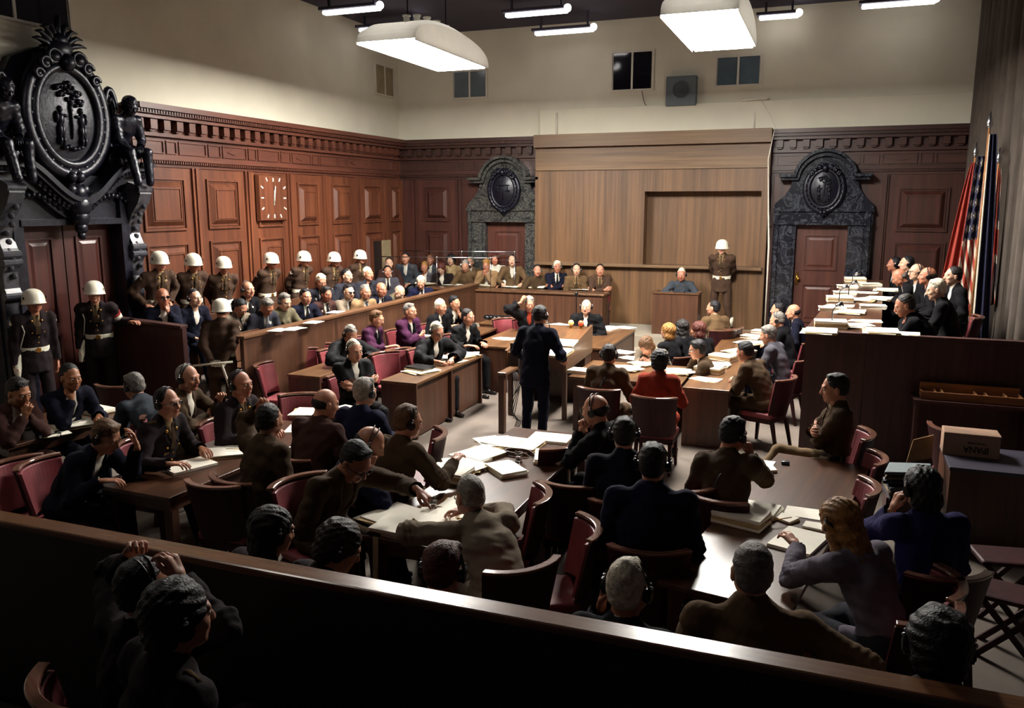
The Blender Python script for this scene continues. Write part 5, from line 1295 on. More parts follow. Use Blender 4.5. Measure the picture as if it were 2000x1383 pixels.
# ---- interpreters
ip = [(797, 526, 17.35, 'young dark haired man bending over the interpreters desk, left end', 'short', 'black', 'steel', 'm1', dict(lean=14, head=(0, 32, 0), arms='desk', shirt=False), -75),
      (829, 523, 17.35, 'fair man with hand on chin behind the glass booth rail', 'grey', 'blond', 'grey', 'm3', dict(arms=('chin', 'desk'), head=(0, 15, 0), phone=True), -80),
      (862, 525, 17.30, 'woman with dark red hair and black coat looking down in the glass booth', 'bob', 'red', 'black', 'w', dict(lean=8, head=(0, 28, 0)), -85),
      (909, 520, 17.35, 'man in khaki uniform with headphones leaning forward behind the desk', 'grey', 'silver', 'khaki', 'm2', dict(lean=12, head=(0, 18, 0), arms='desk', phone=True, shirt=False), -85),
      (950, 519, 17.35, 'light haired woman with clasped hands at her mouth in the glass booth', 'part', 'blond', 'tan', 'w', dict(arms='mouth', lean=10, head=(0, 12, 0)), -85),
      (760, 515, 16.7, 'dim figure in front of the open corner door behind the booth', 'short', 'brown', 'brown', 'm1', dict(), -60),
      (792, 505, 17.2, 'man in dark jacket sitting in the booth back row, left', 'slick', 'black', 'steel', 'm1', dict(), -75),
      (840, 508, 17.6, 'man in grey jacket in the booth back row, second from the left', 'short', 'lbrown', 'steel', 'm3', dict(), -80),
      (881, 508, 17.6, 'dark haired woman in a beige blouse in the booth back row', 'curly', 'black', 'beige', 'w', dict(scarf='beige'), -85),
      (918, 513, 17.65, 'man half hidden behind the khaki uniformed interpreter, holding a white card', 'short', 'grey', 'khaki', 'm3', dict(), -85),
      (967, 507, 17.5, 'red haired woman in a pale blouse in the booth back row', 'bob', 'red', 'white', 'w', dict(scarf='white'), -75),
      (1000, 509, 17.5, 'man in khaki uniform with headphones at the right end of the glass booth', 'short', 'black', 'khaki', 'm1', dict(phone=True, arms='desk'), -70),
      (1049, 529, 17.3, 'man in a dark brown jacket with headphones right of the glass booth', 'short', 'black', 'olive', 'm1', dict(phone=True, shirt=False, arms='desk'), -60),
      (1088, 522, 17.4, 'white haired officer in navy uniform with folded arms at the interpreters desk', 'part', 'white', 'navy', 'm3', dict(arms='crossed', tie='dark', phone=True, badge=True), -62),
      (1126, 527, 17.35, 'officer in khaki uniform with headphones at the interpreters desk', 'short', 'dark', 'khaki', 'm1', dict(phone=True, badge=True, tie='uniform', arms='rest'), -70),
      (1172, 528, 17.3, 'young officer in brown uniform seated at the open right end of the interpreters desk', 'short', 'black', 'guard', 'm1', dict(badge=True, tie='uniform', arms='crossed'), -75)]
for i, (x, y, pl, lab, ha, hc, wr_, hd, ex, fc) in enumerate(ip):
    P(lab, x, y, fc, plane=('y', pl), hair=ha, hc=hc, wear=wr_, hd=hd, skin=i % 3, lower=(i in (15,)), res=.02, chair='burgundy chair under the young officer at the open right end of the interpreters desk' if i == 15 else None, **ex)
# ---- counsel
tr = dict(robe=True)
P('nearer of the two men in purple robes, brown hair, hand on table', 736, 624, 5, hair='part', hc='lbrown', wear='purple', robe=True, trim='velvet', lean=10, arms=(((.12, .46, .82), (0, 0, 1)), 'lap'), head=(0, 10, 0), chair='burgundy chair of the nearer man in a purple robe')
P('man in purple robe looking aside, farther of the two purple robes', 801, 609, -15, hair='part', hc='grey', wear='purple', robe=True, trim='velvet', lean=4, arms=('crossed', 'lap'), head=(8, 0, 0), hd='m2', chair='burgundy chair of the farther man in a purple robe')
P('grey haired lawyer in dark robe bending over papers, back to the dock', 684, 654, -25, hair='grey', hc='silver', wear='robe', robe=True, lean=15, head=(0, 35, 0), phone=True, arms='write', hd='m2', chair='burgundy chair of the grey haired lawyer bending over papers')
P('white haired lawyer in black robe with headphones and crossed arms', 692, 686, -28, hair='grey', hc='white', wear='robe', robe=True, lean=-4, head=(0, 8, 0), phone=True, arms='crossed', hd='m2', chair='burgundy chair of the white haired lawyer with crossed arms')
P('white haired lawyer in black robe writing at the table with three dark panels', 853, 648, -30, hair='grey', hc='white', wear='robe', robe=True, lean=10, head=(0, 20, 0), phone=True, arms='write', glasses=True, chair='burgundy chair of the writing white haired lawyer')
P('balding lawyer in dark robe in profile with arms on the table left of the lectern', 914, 620, -20, hair='short', hc='dark', wear='robe', robe=True, lean=8, head=(5, 8, 0), arms='table', hd='m3', chair='burgundy chair of the balding lawyer in profile')
P('older lawyer with white hair in a dark suit behind the purple robed men', 861, 600, -15, hair='grey', hc='white', wear='black', robe=False, lean=4, head=(0, 6, 0), tie='dark', hd='m3', chair='burgundy chair of the older white haired lawyer')
P('dark haired lawyer in black robe resting his cheek on one hand', 888, 592, -20, hair='slick', hc='black', wear='robe', robe=True, lean=16, head=(0, 8, 12), arms=('table', 'chin'), chair='burgundy chair of the dark haired lawyer resting his cheek')
P('fair haired person with a striped scarf behind the standing man at the lectern', 1034, 594, -60, hair='part', hc='silver', wear='robe', robe=True, head=(0, 10, 0), arms=('top', 'lap'), hd='w', scarf='red', chair='burgundy chair of the fair haired person behind the lectern')
P('bald lawyer in black robe with headphones facing the camera behind the lectern lamps', 1145, 600, -85, hair='fringe', hc='grey', wear='robe', robe=True, phone=True, hd='m2', skin=2, width=1.08, arms='lap', chair='burgundy chair of the bald lawyer facing the camera')
P('man in dark navy suit standing at the lectern seen from behind with headphones', 1056, 618, 82, pose='stand', hair='short', hc='black', wear='navy', lean=4, floor=0, head=(-10, 8, 0), phone=True, arms=(((.24, .34, 1.06), (0, 0, 1)), ((-.26, .30, 1.02), (0, 0, 1))), width=1.08)
# ---- prosecution tables
P('man in brown uniform with cross strap and headphones at the paper covered table, from behind', 1190, 694, 88, hair='short', hc='dark', wear='olive', phone=True, xtra=crossbelt, lean=10, arms=('table', 'tablein'), shirt=True, tie=None, chair='dark chair back under the man with the cross strap')
P('woman in a red jacket with dark curly hair seen from behind', 1289, 706, 92, hair='curly', hc='black', wear='red', hd='w', skirt=True, lean=5, arms='table', width=.88, chair='large dark burgundy chair under the woman in red')
P('light brown haired woman bending down over the far side of the paper table', 1262, 676, -110, hair='bob', hc='lbrown', wear='lgrey', hd='w', lean=38, hunch=22, head=(0, 35, 0), arms='tablein')
P('fair haired woman in black turned away, blurred head, behind the paper table', 1304, 648, 150, hair='bob', hc='blond', wear='black', hd='w', lean=4, chair='burgundy chair of the fair haired woman in black', plane=('y', 12.7))
P('woman with long dark hair seated behind the fair haired woman', 1331, 640, 140, hair='long', hc='dark', wear='black', hd='w', plane=('y', 13.3))
P('woman with dark brown hair leaning towards her neighbour beside the khaki soldier', 1363, 645, 150, hair='bob', hc='red', wear='black', hd='w', plane=('y', 12.9), head=(10, 5, 0))
P('man with glasses in brown jacket holding a headphone to his ear beside the long table', 1362, 684, 185, hair='part', hc='black', wear='olive', hd='m1', glasses=True, arms=('ear', 'tablein'), lean=16, floor=0, plane=('y', 11.35), head=(0, 12, 0))
P('soldier in khaki looking left seated before the witness box', 1393, 602, 125, hair='short', hc='black', wear='khaki', head=(40, 0, 0), floor=0, chair='burgundy chair of the khaki soldier before the witness box')
P('man in brown uniform leaning with both elbows on the near end of the long table', 1455, 688, 158, hair='slick', hc='black', wear='olive', lean=20, hunch=16, arms='tablein', head=(0, 14, 0), width=1.08, chair='dark chair of the man in brown uniform at the long table end')
P('grey haired man in a blue grey suit at the long table', 1500, 655, 165, hair='part', hc='grey', wear='grey', lean=16, arms='tablein', head=(0, 16, 0), bottom='navy', chair='dark chair of the grey haired man in blue grey suit')
P('man in black suit with headphones at the long table, next to the grey haired man', 1518, 626, 170, hair='short', hc='grey', wear='black', lean=14, phone=True, arms='tablein', head=(0, 12, 0), hd='m2', chair='dark chair of the man in black suit at the long table')
P('dark haired man at the far end of the long table', 1519, 606, 175, hair='short', hc='black', wear='navy', lean=10, arms='tablein')
P('balding man in navy suit at the far end of the long table', 1549, 610, 178, hair='fringe', hc='dark', wear='navy', lean=6, head=(0, 6, 0), hd='m2', tie='dark', chair='dark chair of the balding man beside the judges bench')
# ---- judges
JF = .72
jd = [((1746, 517), 'dark haired man in profile farthest along the judges bench', 'short', 'black', 'black', 'm1', dict(tie='dark', phone=True), 185),
      ((1770, 516), 'dark haired judge with headphones beside the farthest man at the bench', 'short', 'black', 'black', 'm2', dict(phone=True), 190),
      ((1757, 542), 'bald judge leaning far forward over his papers', 'fringe', 'grey', 'black', 'm2', dict(lean=26, head=(0, 25, 0), arms='tablein'), 180),
      ((1790, 532), 'judge with glasses and headphones facing left', 'fringe', 'silver', 'black', 'm2', dict(glasses=True, phone=True), 200),
      ((1811, 540), 'balding judge with a headphone band over his head behind the white haired judge', 'fringe', 'dark', 'black', 'm1', dict(phone=True, lean=10), 175),
      ((1828, 567), 'white haired judge in black seen from behind the shoulder', 'part', 'white', 'black', 'm2', dict(lean=12, head=(5, 12, 0), arms='tablein', width=1.1), 172),
      ((1767, 598), 'nearest judge, thinning dark hair, resting his cheek on one hand', 'short', 'dark', 'black', 'm2', dict(lean=22, hunch=16, head=(8, 16, -4), arms=('tablein', 'chin'), phone=False, width=1.08), 172),
      ((1861, 540), 'man in black with white collar in front of the flags', 'short', 'dark', 'black', 'm3', dict(), 195)]
pl = [16.6, 15.7, 14.4, 14.2, 13.2, 11.7, 10.75, 13.0]
for i, (p, lab, ha, hc, wr_, hd, ex, fc) in enumerate(jd):
    P(lab, p[0], p[1], fc, plane=('y', pl[i]), hair=ha, hc=hc, wear=wr_, hd=hd, skin=i % 2+1, chair='burgundy chair beside the nearest judge' if i == 5 else None, lower=True, **ex)
# ---- foreground, left
P('bald grey man in brown uniform with headphones resting his arms on a chair back', 367, 739, 12, hair='stub', hc='silver', wear='olive', phone=True, lean=6, head=(-6, 4, 0), arms=('crossed', ((-.1, .42, 1.02), (0, 0, 1))), hd='m2', chair='dark chair of the bald grey man in brown uniform')
P('bald officer in dark uniform with headphones and medal ribbons facing right', 470, 752, -3, hair='stub', hc='brown', wear='gwool', phone=True, tie='uniform', badge=True, lean=3, arms='table', hd='m2', skin=1, xtra=ribbons, epaul=False, chair='burgundy chair of the bald officer with medal ribbons')
P('grey haired man in a slate blue suit bent over beside far left files', 262, 756, 160, hair='part', hc='grey', wear='steel', lean=30, hunch=22, head=(10, 10, 0), arms='tablein', phone=True)
P('officer with close cropped hair, glasses and headphones with an outstretched arm on the table', 327, 788, 2, hair='stub', hc='dark', wear='gwool', phone=True, badge=True, tie='uniform', glasses=True, lean=8, arms=(((.30, .42, .82), (0, 0, 1)), 'table'), hd='m3', epaul=True, chair='dark chair of the officer with the outstretched arm')
P('brown haired man in navy suit leaning with a hand to his brow', 207, 855, 10, hair='part', hc='lbrown', wear='navy', phone=True, lean=28, hunch=18, head=(0, 22, 0), arms=('table', ((-.10, .62, 1.02), (-.5, .5, .2), (.1, .6, -1), (0, -.25, 1))), chair='burgundy chair of the brown haired man in navy')
P('blurred dark haired man at the far left table facing right', 138, 738, -12, hair='short', hc='black', wear='navy', lean=14, head=(0, 5, 0), arms=('chin', 'table'), skin=3)
P('man in a brown pullover holding a white paper to his face at the left edge', 36, 768, 0, hair='part', hc='dark', wear='brown', lean=16, hunch=18, head=(0, 14, 0), arms=('mouth', 'chin'), skin=3)
P('man in dark brown jacket raising one hand beside his head, seen from behind', 527, 822, 75, hair='short', hc='dark', wear='olive', lean=8, arms=('lap', 'top'), head=(10, 6, 0), width=1.05, chair='dark curved chair of the man raising one hand')
P('balding man in dark brown suit seen from behind reading white papers', 636, 790, 78, hair='fringe', hc='black', wear='brown', lean=10, head=(-20, 12, 0), arms='table', width=1.12, hd='m2', chair='dark curved chair of the balding man in brown')
P('curly grey haired man in a navy blazer with headphones, back turned', 713, 768, 84, hair='part', hc='silver', wear='blue', phone=True, lean=6, arms='table', head=(-5, 6, 0), chair='dark chair of the grey haired man in navy blazer')
P('man in brown uniform with silvery headphones moving his hand at the table', 797, 826, 70, hair='grey', hc='lbrown', wear='olive', phone=True, lean=8, epaul=True, arms=(((.26, .44, .90), (0, 0, 1)), 'lap'), head=(-20, 12, 0), chair='dark curved chair near the far end of the central table')
P('balding man in a navy suit with headphones propping his head on his hand', 722, 868, 35, hair='fringe', hc='black', wear='blue', phone=True, lean=20, hunch=16, head=(-10, 25, 0), arms=('ear', 'table'), hd='m2', hands=('relax', 'relax'))
P('man with glasses in brown uniform bending over the central table and pointing at papers', 694, 903, -18, hair='slick', hc='black', wear='olive', glasses=True, lean=26, hunch=14, head=(5, 32, 0), epaul=True, width=1.05, arms=(((.10, .34, .62), (0, 0, 1), (1, -.4, 0)), ((-.30, .66, .92), (0, 0, 1), (-.6, -.2, -.3), (-.1, .9, -.5))), hands=('relax', 'point'), tie=None, shirt=True, scarf='olive', skin=1, floor=.14, chair='burgundy chair with light rim behind the man bending over the table')
P('grey haired man in a light grey suit leaning on the central table and writing', 918, 972, 138, hair='grey', hc='silver', wear='lgrey', lean=42, hunch=14, side=0, head=(4, 8, 0), arms=(((.10, .80, .83), (0, 0, 1), (1, .2, 0), (-.6, .8, -.1)), ((-.20, .62, .82), (0, 0, 1), (-1, .1, .1), (.5, .9, 0))), width=1.08, hd='m2', glasses=True, chair='dark chair with light rim under the man in light grey', skin=0)
G4 = None
P('dark haired person with headphones just behind the parapet, left of the bending officer', 533, 1040, 70, hair='bob', hc='dark', wear='gwool', phone=True, lean=6, head=(-10, 10, 0), arms='lap', hd='w', floor=-.02)
P('person with curly brown hair and double headphone band behind the parapet', 662, 1071, 60, hair='curly', hc='brown', wear='gwool', phone=True, lean=12, head=(-25, 24, 0), arms='lap', hd='w')
P('person with reddish dark hair and headphones behind the parapet near the central table', 866, 1117, 95, hair='part', hc='red', wear='gwool', phone=True, lean=10, head=(0, 16, 0), arms='lap')
P('white haired man in a dark suit with headphones behind the parapet, hand at his ear', 1226, 1150, 84, hair='grey', hc='white', wear='char', phone=True, lean=3, head=(0, 3, 0), arms=('rest', 'ear'), hd='m2', skin=1)
P('grey haired broad man in a brown jacket behind the parapet with elbow out', 1468, 1118, 100, hair='short', hc='grey', wear='khaki', lean=5, head=(4, 3, 0), arms=(((.42, .10, .72), (0, 0, 1), (.6, -.6, .3)), 'table'), width=1.22, skin=0, sc=1.03)
P('woman with long fair hair and grey mauve jacket writing at the right table', 1640, 1022, 138, hair='long', hc='blond', wear='mauve', hd='w', lean=26, hunch=14, head=(0, 16, 0), phone=True, arms=('table', ((-.02, .66, .90), (0, 0, 1), (-.6, .3, -.6), (.1, .8, .3))), skirt=True, bottom='char', chair='burgundy chair of the woman with long fair hair', width=.92)
P('dark haired woman in a blue coat holding headphones with both hands', 1799, 955, 112, hair='bob', hc='black', wear='royal', hd='w', lean=4, head=(10, 10, 0), phone=True, arms=('rest', 'ear'), skirt=True, bottom='navy', chair='dark chair of the woman in the blue coat', width=1.0)
P('dark haired person with headphones at the right end of the parapet', 1832, 1262, 92, hair='curly', hc='black', wear='black', phone=True, lean=6, arms='lap', sc=1.06)
P('bald man in a black suit with headphones and hands clasped before his mouth', 1163, 802, 168, hair='fringe', hc='dark', wear='black', phone=True, lean=14, head=(0, 8, 0), arms='mouth', hd='m2', skin=0, chair='burgundy chair of the bald man with clasped hands')
P('man in navy suit and headphones between bald man and broad backed man', 1219, 850, 105, hair='short', hc='dark', wear='navy', phone=True, lean=4, arms='rest', head=(0, 4, 0), width=1.1, chair='dark curved chair of the man in navy next to the bald man')
P('black haired man in a navy suit with headphones, broad back turned to the camera', 1275, 908, 100, hair='slick', hc='black', wear='blue', phone=True, lean=3, arms='rest', head=(-4, 4, 0), width=1.16, chair='dark curved chair of the broad backed man in navy', sc=1.03)
P('man in brown uniform with shoulder straps holding headphones with his right hand', 1432, 850, 75, hair='slick', hc='black', wear='olive', phone=True, lean=10, side=-6, head=(-18, 12, 0), arms=('ear', 'lap'), epaul=True, xtra=crossbelt, chair='dark chair of the man holding his headphones', skin=1)
P('soldier in brown uniform seated in profile with folded arms and crossed legs', 1630, 760, 182, hair='slick', hc='black', wear='olive', bottom='ptrous', lean=-6, head=(5, 10, 0), arms='crossed', feet='cross', belt='brown', hd='m3', chair='wooden chair of the soldier with folded arms beside the judges bench', tie='uniform', floor=.06)
P('person with both hands raised to headphones in the dark lower left corner', 285, 1150, 75, hair='short', hc='black', wear='gwool', phone=True, lean=2, arms=('top', 'top'), floor=.12, head=(0, -2, 0))
P('person in dark uniform with double headphone band, nearest at the lower left', 350, 1208, 68, hair='curly', hc='black', wear='gwool', phone=True, lean=2, arms=(((.45, .15, .70), (0, 0, 1)), 'lap'), floor=.25, width=1.1, epaul=True, head=(-8, 2, 0))
# bronze boys seated on the portal
for (yy, fc, sd) in ((PY+0.98, -8, 0), (PY-0.98, 0, 1)):
    s_ = person('bronze boy', 0, 0, fc, lean=18, hunch=16, head=(0, 22, 0), arms=(((.08, .40, .50), (0, 0, 1)), ((-.1, .36, .62), (0, 0, 1))), hair='curly', statue=M_BRONZE, loc=(XL+0.16, yy, 3.23), sc=0.98, res=.018)
    for k in ('label', 'category', 'kind'):
        if k in s_: del s_[k]
    s_.name = 'bronze_figure'; s_.parent = bp
    for ch in list(C.objects):
        if ch.parent == s_ and ch.type == 'MESH': pass
# ================================================================ CURTAIN AND FLAGS
def drape(name, x_of, y0, y1, z0, z1, amp, n, m_, parent, seed=0, th=0.03):
    rs = random.Random(seed); vs = []; fs = []; N = n*14; K = 10
    ph = [rs.uniform(0, 6.28) for _ in range(4)]
    def off(t, v):
        a = t*n*2*math.pi; sq = 1+.35*math.sin(t*9+ph[0])
        return amp*sq*(math.sin(a+.7*math.sin(t*11+ph[1])+.15*math.sin(v*5+ph[3]))+.35*math.sin(2.3*a+ph[2]))
    for k in range(K+1):
        v = k/K
        for i in range(N+1):
            t = i/N; y = y0+(y1-y0)*t; vs.append((x_of(y)+off(t, v), y+.03*math.sin(t*n*6.28+v*2), z0+(z1-z0)*v))
    for k in range(K):
        for i in range(N): a = k*(N+1)+i; fs.append((a, a+1, a+N+2, a+N+1))
    o = mk(name, MB().add(vs, fs), m_, parent, smooth=True); s = o.modifiers.new('thick', 'SOLIDIFY'); s.thickness = th; return o
cu = thing('heavy_curtain', 'heavy grey brown curtain hanging in deep folds along the right wall', 'curtain', (0, 0, 0))
drape('curtain_panel', lambda y: 2.62, 9.6, 12.5, 1.0, 6.8, .10, 9, M_CURTD, cu, 1)
drape('curtain_panel', lambda y: 2.50, 12.0, 14.9, 0.95, 6.8, .115, 9, M_CURT, cu, 2)
drape('curtain_panel', lambda y: 2.40, 14.7, 17.9, 0.85, 6.8, .10, 11, M_CURT, cu, 3)
mk('curtain_rail', MB().box(2.4, 9.5, 6.74, 2.75, 18.0, 6.86), M_CEIL, cu)
def flagmat(name, kind):
    m, nt, b = new_mat(name); N = nt.nodes; L = nt.links; b.inputs['Roughness'].default_value = 0.75
    uv = N.new('ShaderNodeUVMap'); sp_ = N.new('ShaderNodeSeparateXYZ'); L.new(uv.outputs[0], sp_.inputs[0])
    red, white, blue = (*srgb('#8e2c1f'), 1), (*srgb('#b5ac9c'), 1), (*srgb('#0f1030'), 1)
    def mth(op, a, b_=None):
        n = N.new('ShaderNodeMath'); n.operation = op
        for i, v in enumerate((a, b_)):
            if v is None: continue
            if isinstance(v, (int, float)): n.inputs[i].default_value = v
            else: L.new(v, n.inputs[i])
        return n.outputs[0]
    def mix(f, a, b_):
        x = N.new('ShaderNodeMix'); x.data_type = 'RGBA'; L.new(f, x.inputs[0])
        for i, v in ((6, a), (7, b_)):
            if isinstance(v, tuple): x.inputs[i].default_value = v
            else: L.new(v, x.inputs[i])
        return x.outputs[2]
    U, V = sp_.outputs[0], sp_.outputs[1]
    if kind == 'stripes':       # u across the fly, v down the hanging cloth; stripes run slanted in the drape
        q = mth('ADD', mth('MULTIPLY', V, 9.0), mth('MULTIPLY', U, -3.2)); st = mth('GREATER_THAN', mth('FRACT', q), 0.5)
        col = mix(st, white, red)
        s1 = mth('FRACT', mth('MULTIPLY', U, 5.0)); s2 = mth('FRACT', mth('MULTIPLY', V, 16.0))
        dx = mth('SUBTRACT', s1, 0.5); dy = mth('SUBTRACT', s2, 0.5)
        an = mth('ARCTAN2', dy, dx); rr = mth('SQRT', mth('ADD', mth('MULTIPLY', dx, dx), mth('MULTIPLY', dy, dy)))
        lim = mth('ADD', mth('MULTIPLY', mth('COSINE', mth('MULTIPLY', an, 5.0)), 0.10), 0.24)
        star = mth('LESS_THAN', rr, lim); can = mix(star, blue, white)
        L.new(mix(mth('GREATER_THAN', V, 0.60), col, can), b.inputs['Base Color'])
    elif kind == 'red':
        c = mth('GREATER_THAN', mth('SINE', mth('MULTIPLY', mth('ADD', U, V), 5.0)), 2.0)
        L.new(mix(c, red, white), b.inputs['Base Color'])
    elif kind == 'tricolor':
        L.new(mix(mth('LESS_THAN', U, 0.22), blue, white), b.inputs['Base Color'])
    elif kind == 'union':
        d1 = mth('ABSOLUTE', mth('SUBTRACT', U, mth('MULTIPLY', V, 1.0))); d2 = mth('ABSOLUTE', mth('SUBTRACT', mth('ADD', U, V), 1.0))
        x = mix(mth('LESS_THAN', mth('MINIMUM', d1, d2), 0.12), blue, white); x = mix(mth('LESS_THAN', mth('MINIMUM', d1, d2), 0.05), x, red)
        c1 = mth('MINIMUM', mth('ABSOLUTE', mth('SUBTRACT', U, 0.5)), mth('ABSOLUTE', mth('SUBTRACT', V, 0.5)))
        x = mix(mth('LESS_THAN', c1, 0.15), x, white); L.new(mix(mth('LESS_THAN', c1, 0.09), x, red), b.inputs['Base Color'])
    return m
def flag(label, x, y, zt, zb, wt, wb_, kind, dirx, lean, fin='spear'):
    t = thing('national_flag', label, 'flag', (x, y, 0.72), 0, 'national flags on poles behind the judges')
    top = zt-0.72
    mk('pole', MB().tube([(0, 0, 0), (lean*.0, 0, top+.1)], .016, 8), M_PINE, t, smooth=True)
    mk('finial', MB().tube([(0, 0, top+.08), (0, 0, top+.14), (0, 0, top+.2), (0, 0, top+.32)], [.02, .045, .03, .002], 8).sph((0, 0, top+.12), .04, 8, 6), M_METAL, t, smooth=True)
    vs = []; fs = []; uvs = []; NU, NV = 26, 24
    for k in range(NV+1):
        v = k/NV; wd = wt+(wb_-wt)*(1-v)**.8; z = (zb-0.72)+(top-(zb-0.72))*v
        for i in range(NU+1):
            u = i/NU; zz = z-(0.10*u if v < .999 else 0)*(1-v)+(.16*u*(1-v)**6)
            fo = .045*(1-.55*v)*math.sin(u*14+1.5*v+x*7)
            vs.append((dirx*u*wd+fo*.3, fo-.015, zz)); uvs.append((u, v))
    for k in range(NV):
        for i in range(NU): a = k*(NU+1)+i; fs.append((a, a+1, a+NU+2, a+NU+1))
    o = mk('flag_cloth', MB().add(vs, fs), flagmat('flag_'+kind, kind), t, smooth=True)
    ul = o.data.uv_layers.new(name='UVMap')
    for lp in o.data.loops: ul.data[lp.index].uv = uvs[lp.vertex_index]
    s = o.modifiers.new('thick', 'SOLIDIFY'); s.thickness = .006
    return t
def fl(px, py, y): p = atY(px, py, y); return p
a = fl(1904, 318, 14.8); flag('plain red flag hanging nearest to the back wall panelling', a[0], 14.8, a[2], fl(0, 530, 14.8)[2]+.1, .05, .36, 'red', -1, 0)
a = fl(1930, 305, 14.3); flag('red and white striped flag with white stars on dark blue', a[0], 14.3, a[2], fl(0, 600, 14.3)[2]+.15, .14, .32, 'stripes', -1, 0)
a = fl(1936, 262, 13.7); flag('dark blue and white flag hanging close to the curtain', a[0]-.03, 13.7, a[2], 0.95, .10, .26, 'tricolor', 1, 0)
a = fl(1952, 330, 14.0); flag('mostly hidden blue flag with red and white crosses behind the dark blue one', a[0], 14.1, a[2], 1.5, .04, .14, 'union', 1, 0)
# ================================================================ EMPTY CHAIRS
EC = [(30, 940, -8, 'empty burgundy chair at the lower left edge'), (418, 985, 92, 'dark curved empty chair back nearest the parapet beside the left foreground table'),
      (850, 880, 205, 'dark empty chair back at the far left corner of the central table'), (1047, 1005, 200, 'empty burgundy chair turned sideways at the right side of the central table'),
      (1118, 985, 98, 'dark empty chair with light curved rim between the central table and the broad backed man'), (1140, 1075, 205, 'empty burgundy chair with bright rim in front of the broad backed man'),
      (1370, 990, 150, 'small part of a burgundy chair between the broad back and the glossy table'), (1702, 930, 185, 'empty burgundy chair at the far right corner of the glossy table'),
      (1685, 990, 185, 'second empty burgundy chair along the right side of the glossy table'), (1838, 1190, 182, 'empty burgundy chair in the right foreground near the folding stools'),
      (1848, 870, 35, 'dark empty chair pushed against the plain desk with the cardboard box'), (590, 705, -30, 'empty burgundy chair at the near end of the table before the dock'),
      (618, 695, -30, 'second empty burgundy chair before the dock, behind the first'), (518, 735, 12, 'empty burgundy chair standing alone in front of the dock corner'),
      (752, 712, -25, 'empty burgundy chair left of the table with three dark panels'), (778, 705, -22, 'empty burgundy chair beside the papers, second left of the table with three dark panels'),
      (225, 780, 100, 'burgundy chair at the far left table beside the man in slate blue'), (590, 800, -60, 'empty burgundy chair between the bald officer and the balding man in brown'),
      (1432, 660, 150, 'burgundy chair near the khaki soldier, back towards the long table'), (985, 640, -40, 'empty burgundy chair near the dark bag table'),
      (1095, 905, 150, 'dark chair partly hidden under the far end of the central table')]
for (px, py, fc, lab) in EC:
    p = atZ(px, py, .74); a = math.radians(fc); place_chair(p[0]+.22*math.cos(a), p[1]+.22*math.sin(a), fc, lab)
# ================================================================ PAPERS
def stack_mesh(n, w_, l_, t, messy, seed):
    rs = random.Random(seed); m = MB(); z = 0
    for i in range(n):
        a = rs.uniform(-1, 1)*messy; dx, dy = rs.uniform(-1, 1)*messy*.05, rs.uniform(-1, 1)*messy*.05
        ca, sa = math.cos(a*.35), math.sin(a*.35); hx, hy = w_/2, l_/2; th = t/n
        lift = rs.uniform(0, .012) if (i == n-1) else 0
        def q(x, y, zz): return (x*ca-y*sa+dx, x*sa+y*ca+dy, zz)
        m.hexa([q(-hx, -hy, z), q(hx, -hy, z), q(hx, hy, z), q(-hx, hy, z), q(-hx, -hy, z+th*.96), q(hx, -hy, z+th*.96+lift), q(hx, hy, z+th*.96), q(-hx, hy, z+th*.96+lift*.5)], 0 if (i == n-1 or rs.random() < .45) else 1)
        z += th
    return m
PM = {}
def paper(name, label, px, py, z, rz, kind, n=1, group='papers on the tables', cat='papers'):
    key = (kind, n)
    if key not in PM:
        sp_ = dict(sheet=(1, .21, .29, .003, .0), sheets=(3, .22, .30, .008, .9), stack=(6, .24, .34, .045, .18), tall=(10, .24, .36, .085, .10), messy=(8, .25, .34, .03, 1.3), book=(2, .40, .29, .022, .08), pad=(2, .12, .17, .02, .1), wide=(4, .38, .34, .03, .5), binder=(4, .25, .33, .05, .2))[kind]
        mb = stack_mesh(*sp_, seed=n*7+len(PM)); me = bpy.data.meshes.new(name); me.from_pydata(mb.v, [], mb.f)
        for m_ in ((M_WHITE, M_EDGE) if kind != 'binder' else (M_BLACK, M_EDGE)): me.materials.append(m_)
        me.polygons.foreach_set('material_index', mb.m); me.update(); PM[key] = me
    p = atZ(px, py, z); o = bpy.data.objects.new(name, PM[key]); C.objects.link(o); o.location = (p[0], p[1], z+.001); o.rotation_euler = (0, 0, math.radians(rz)); tag(o, label, cat, group); return o
T = .76
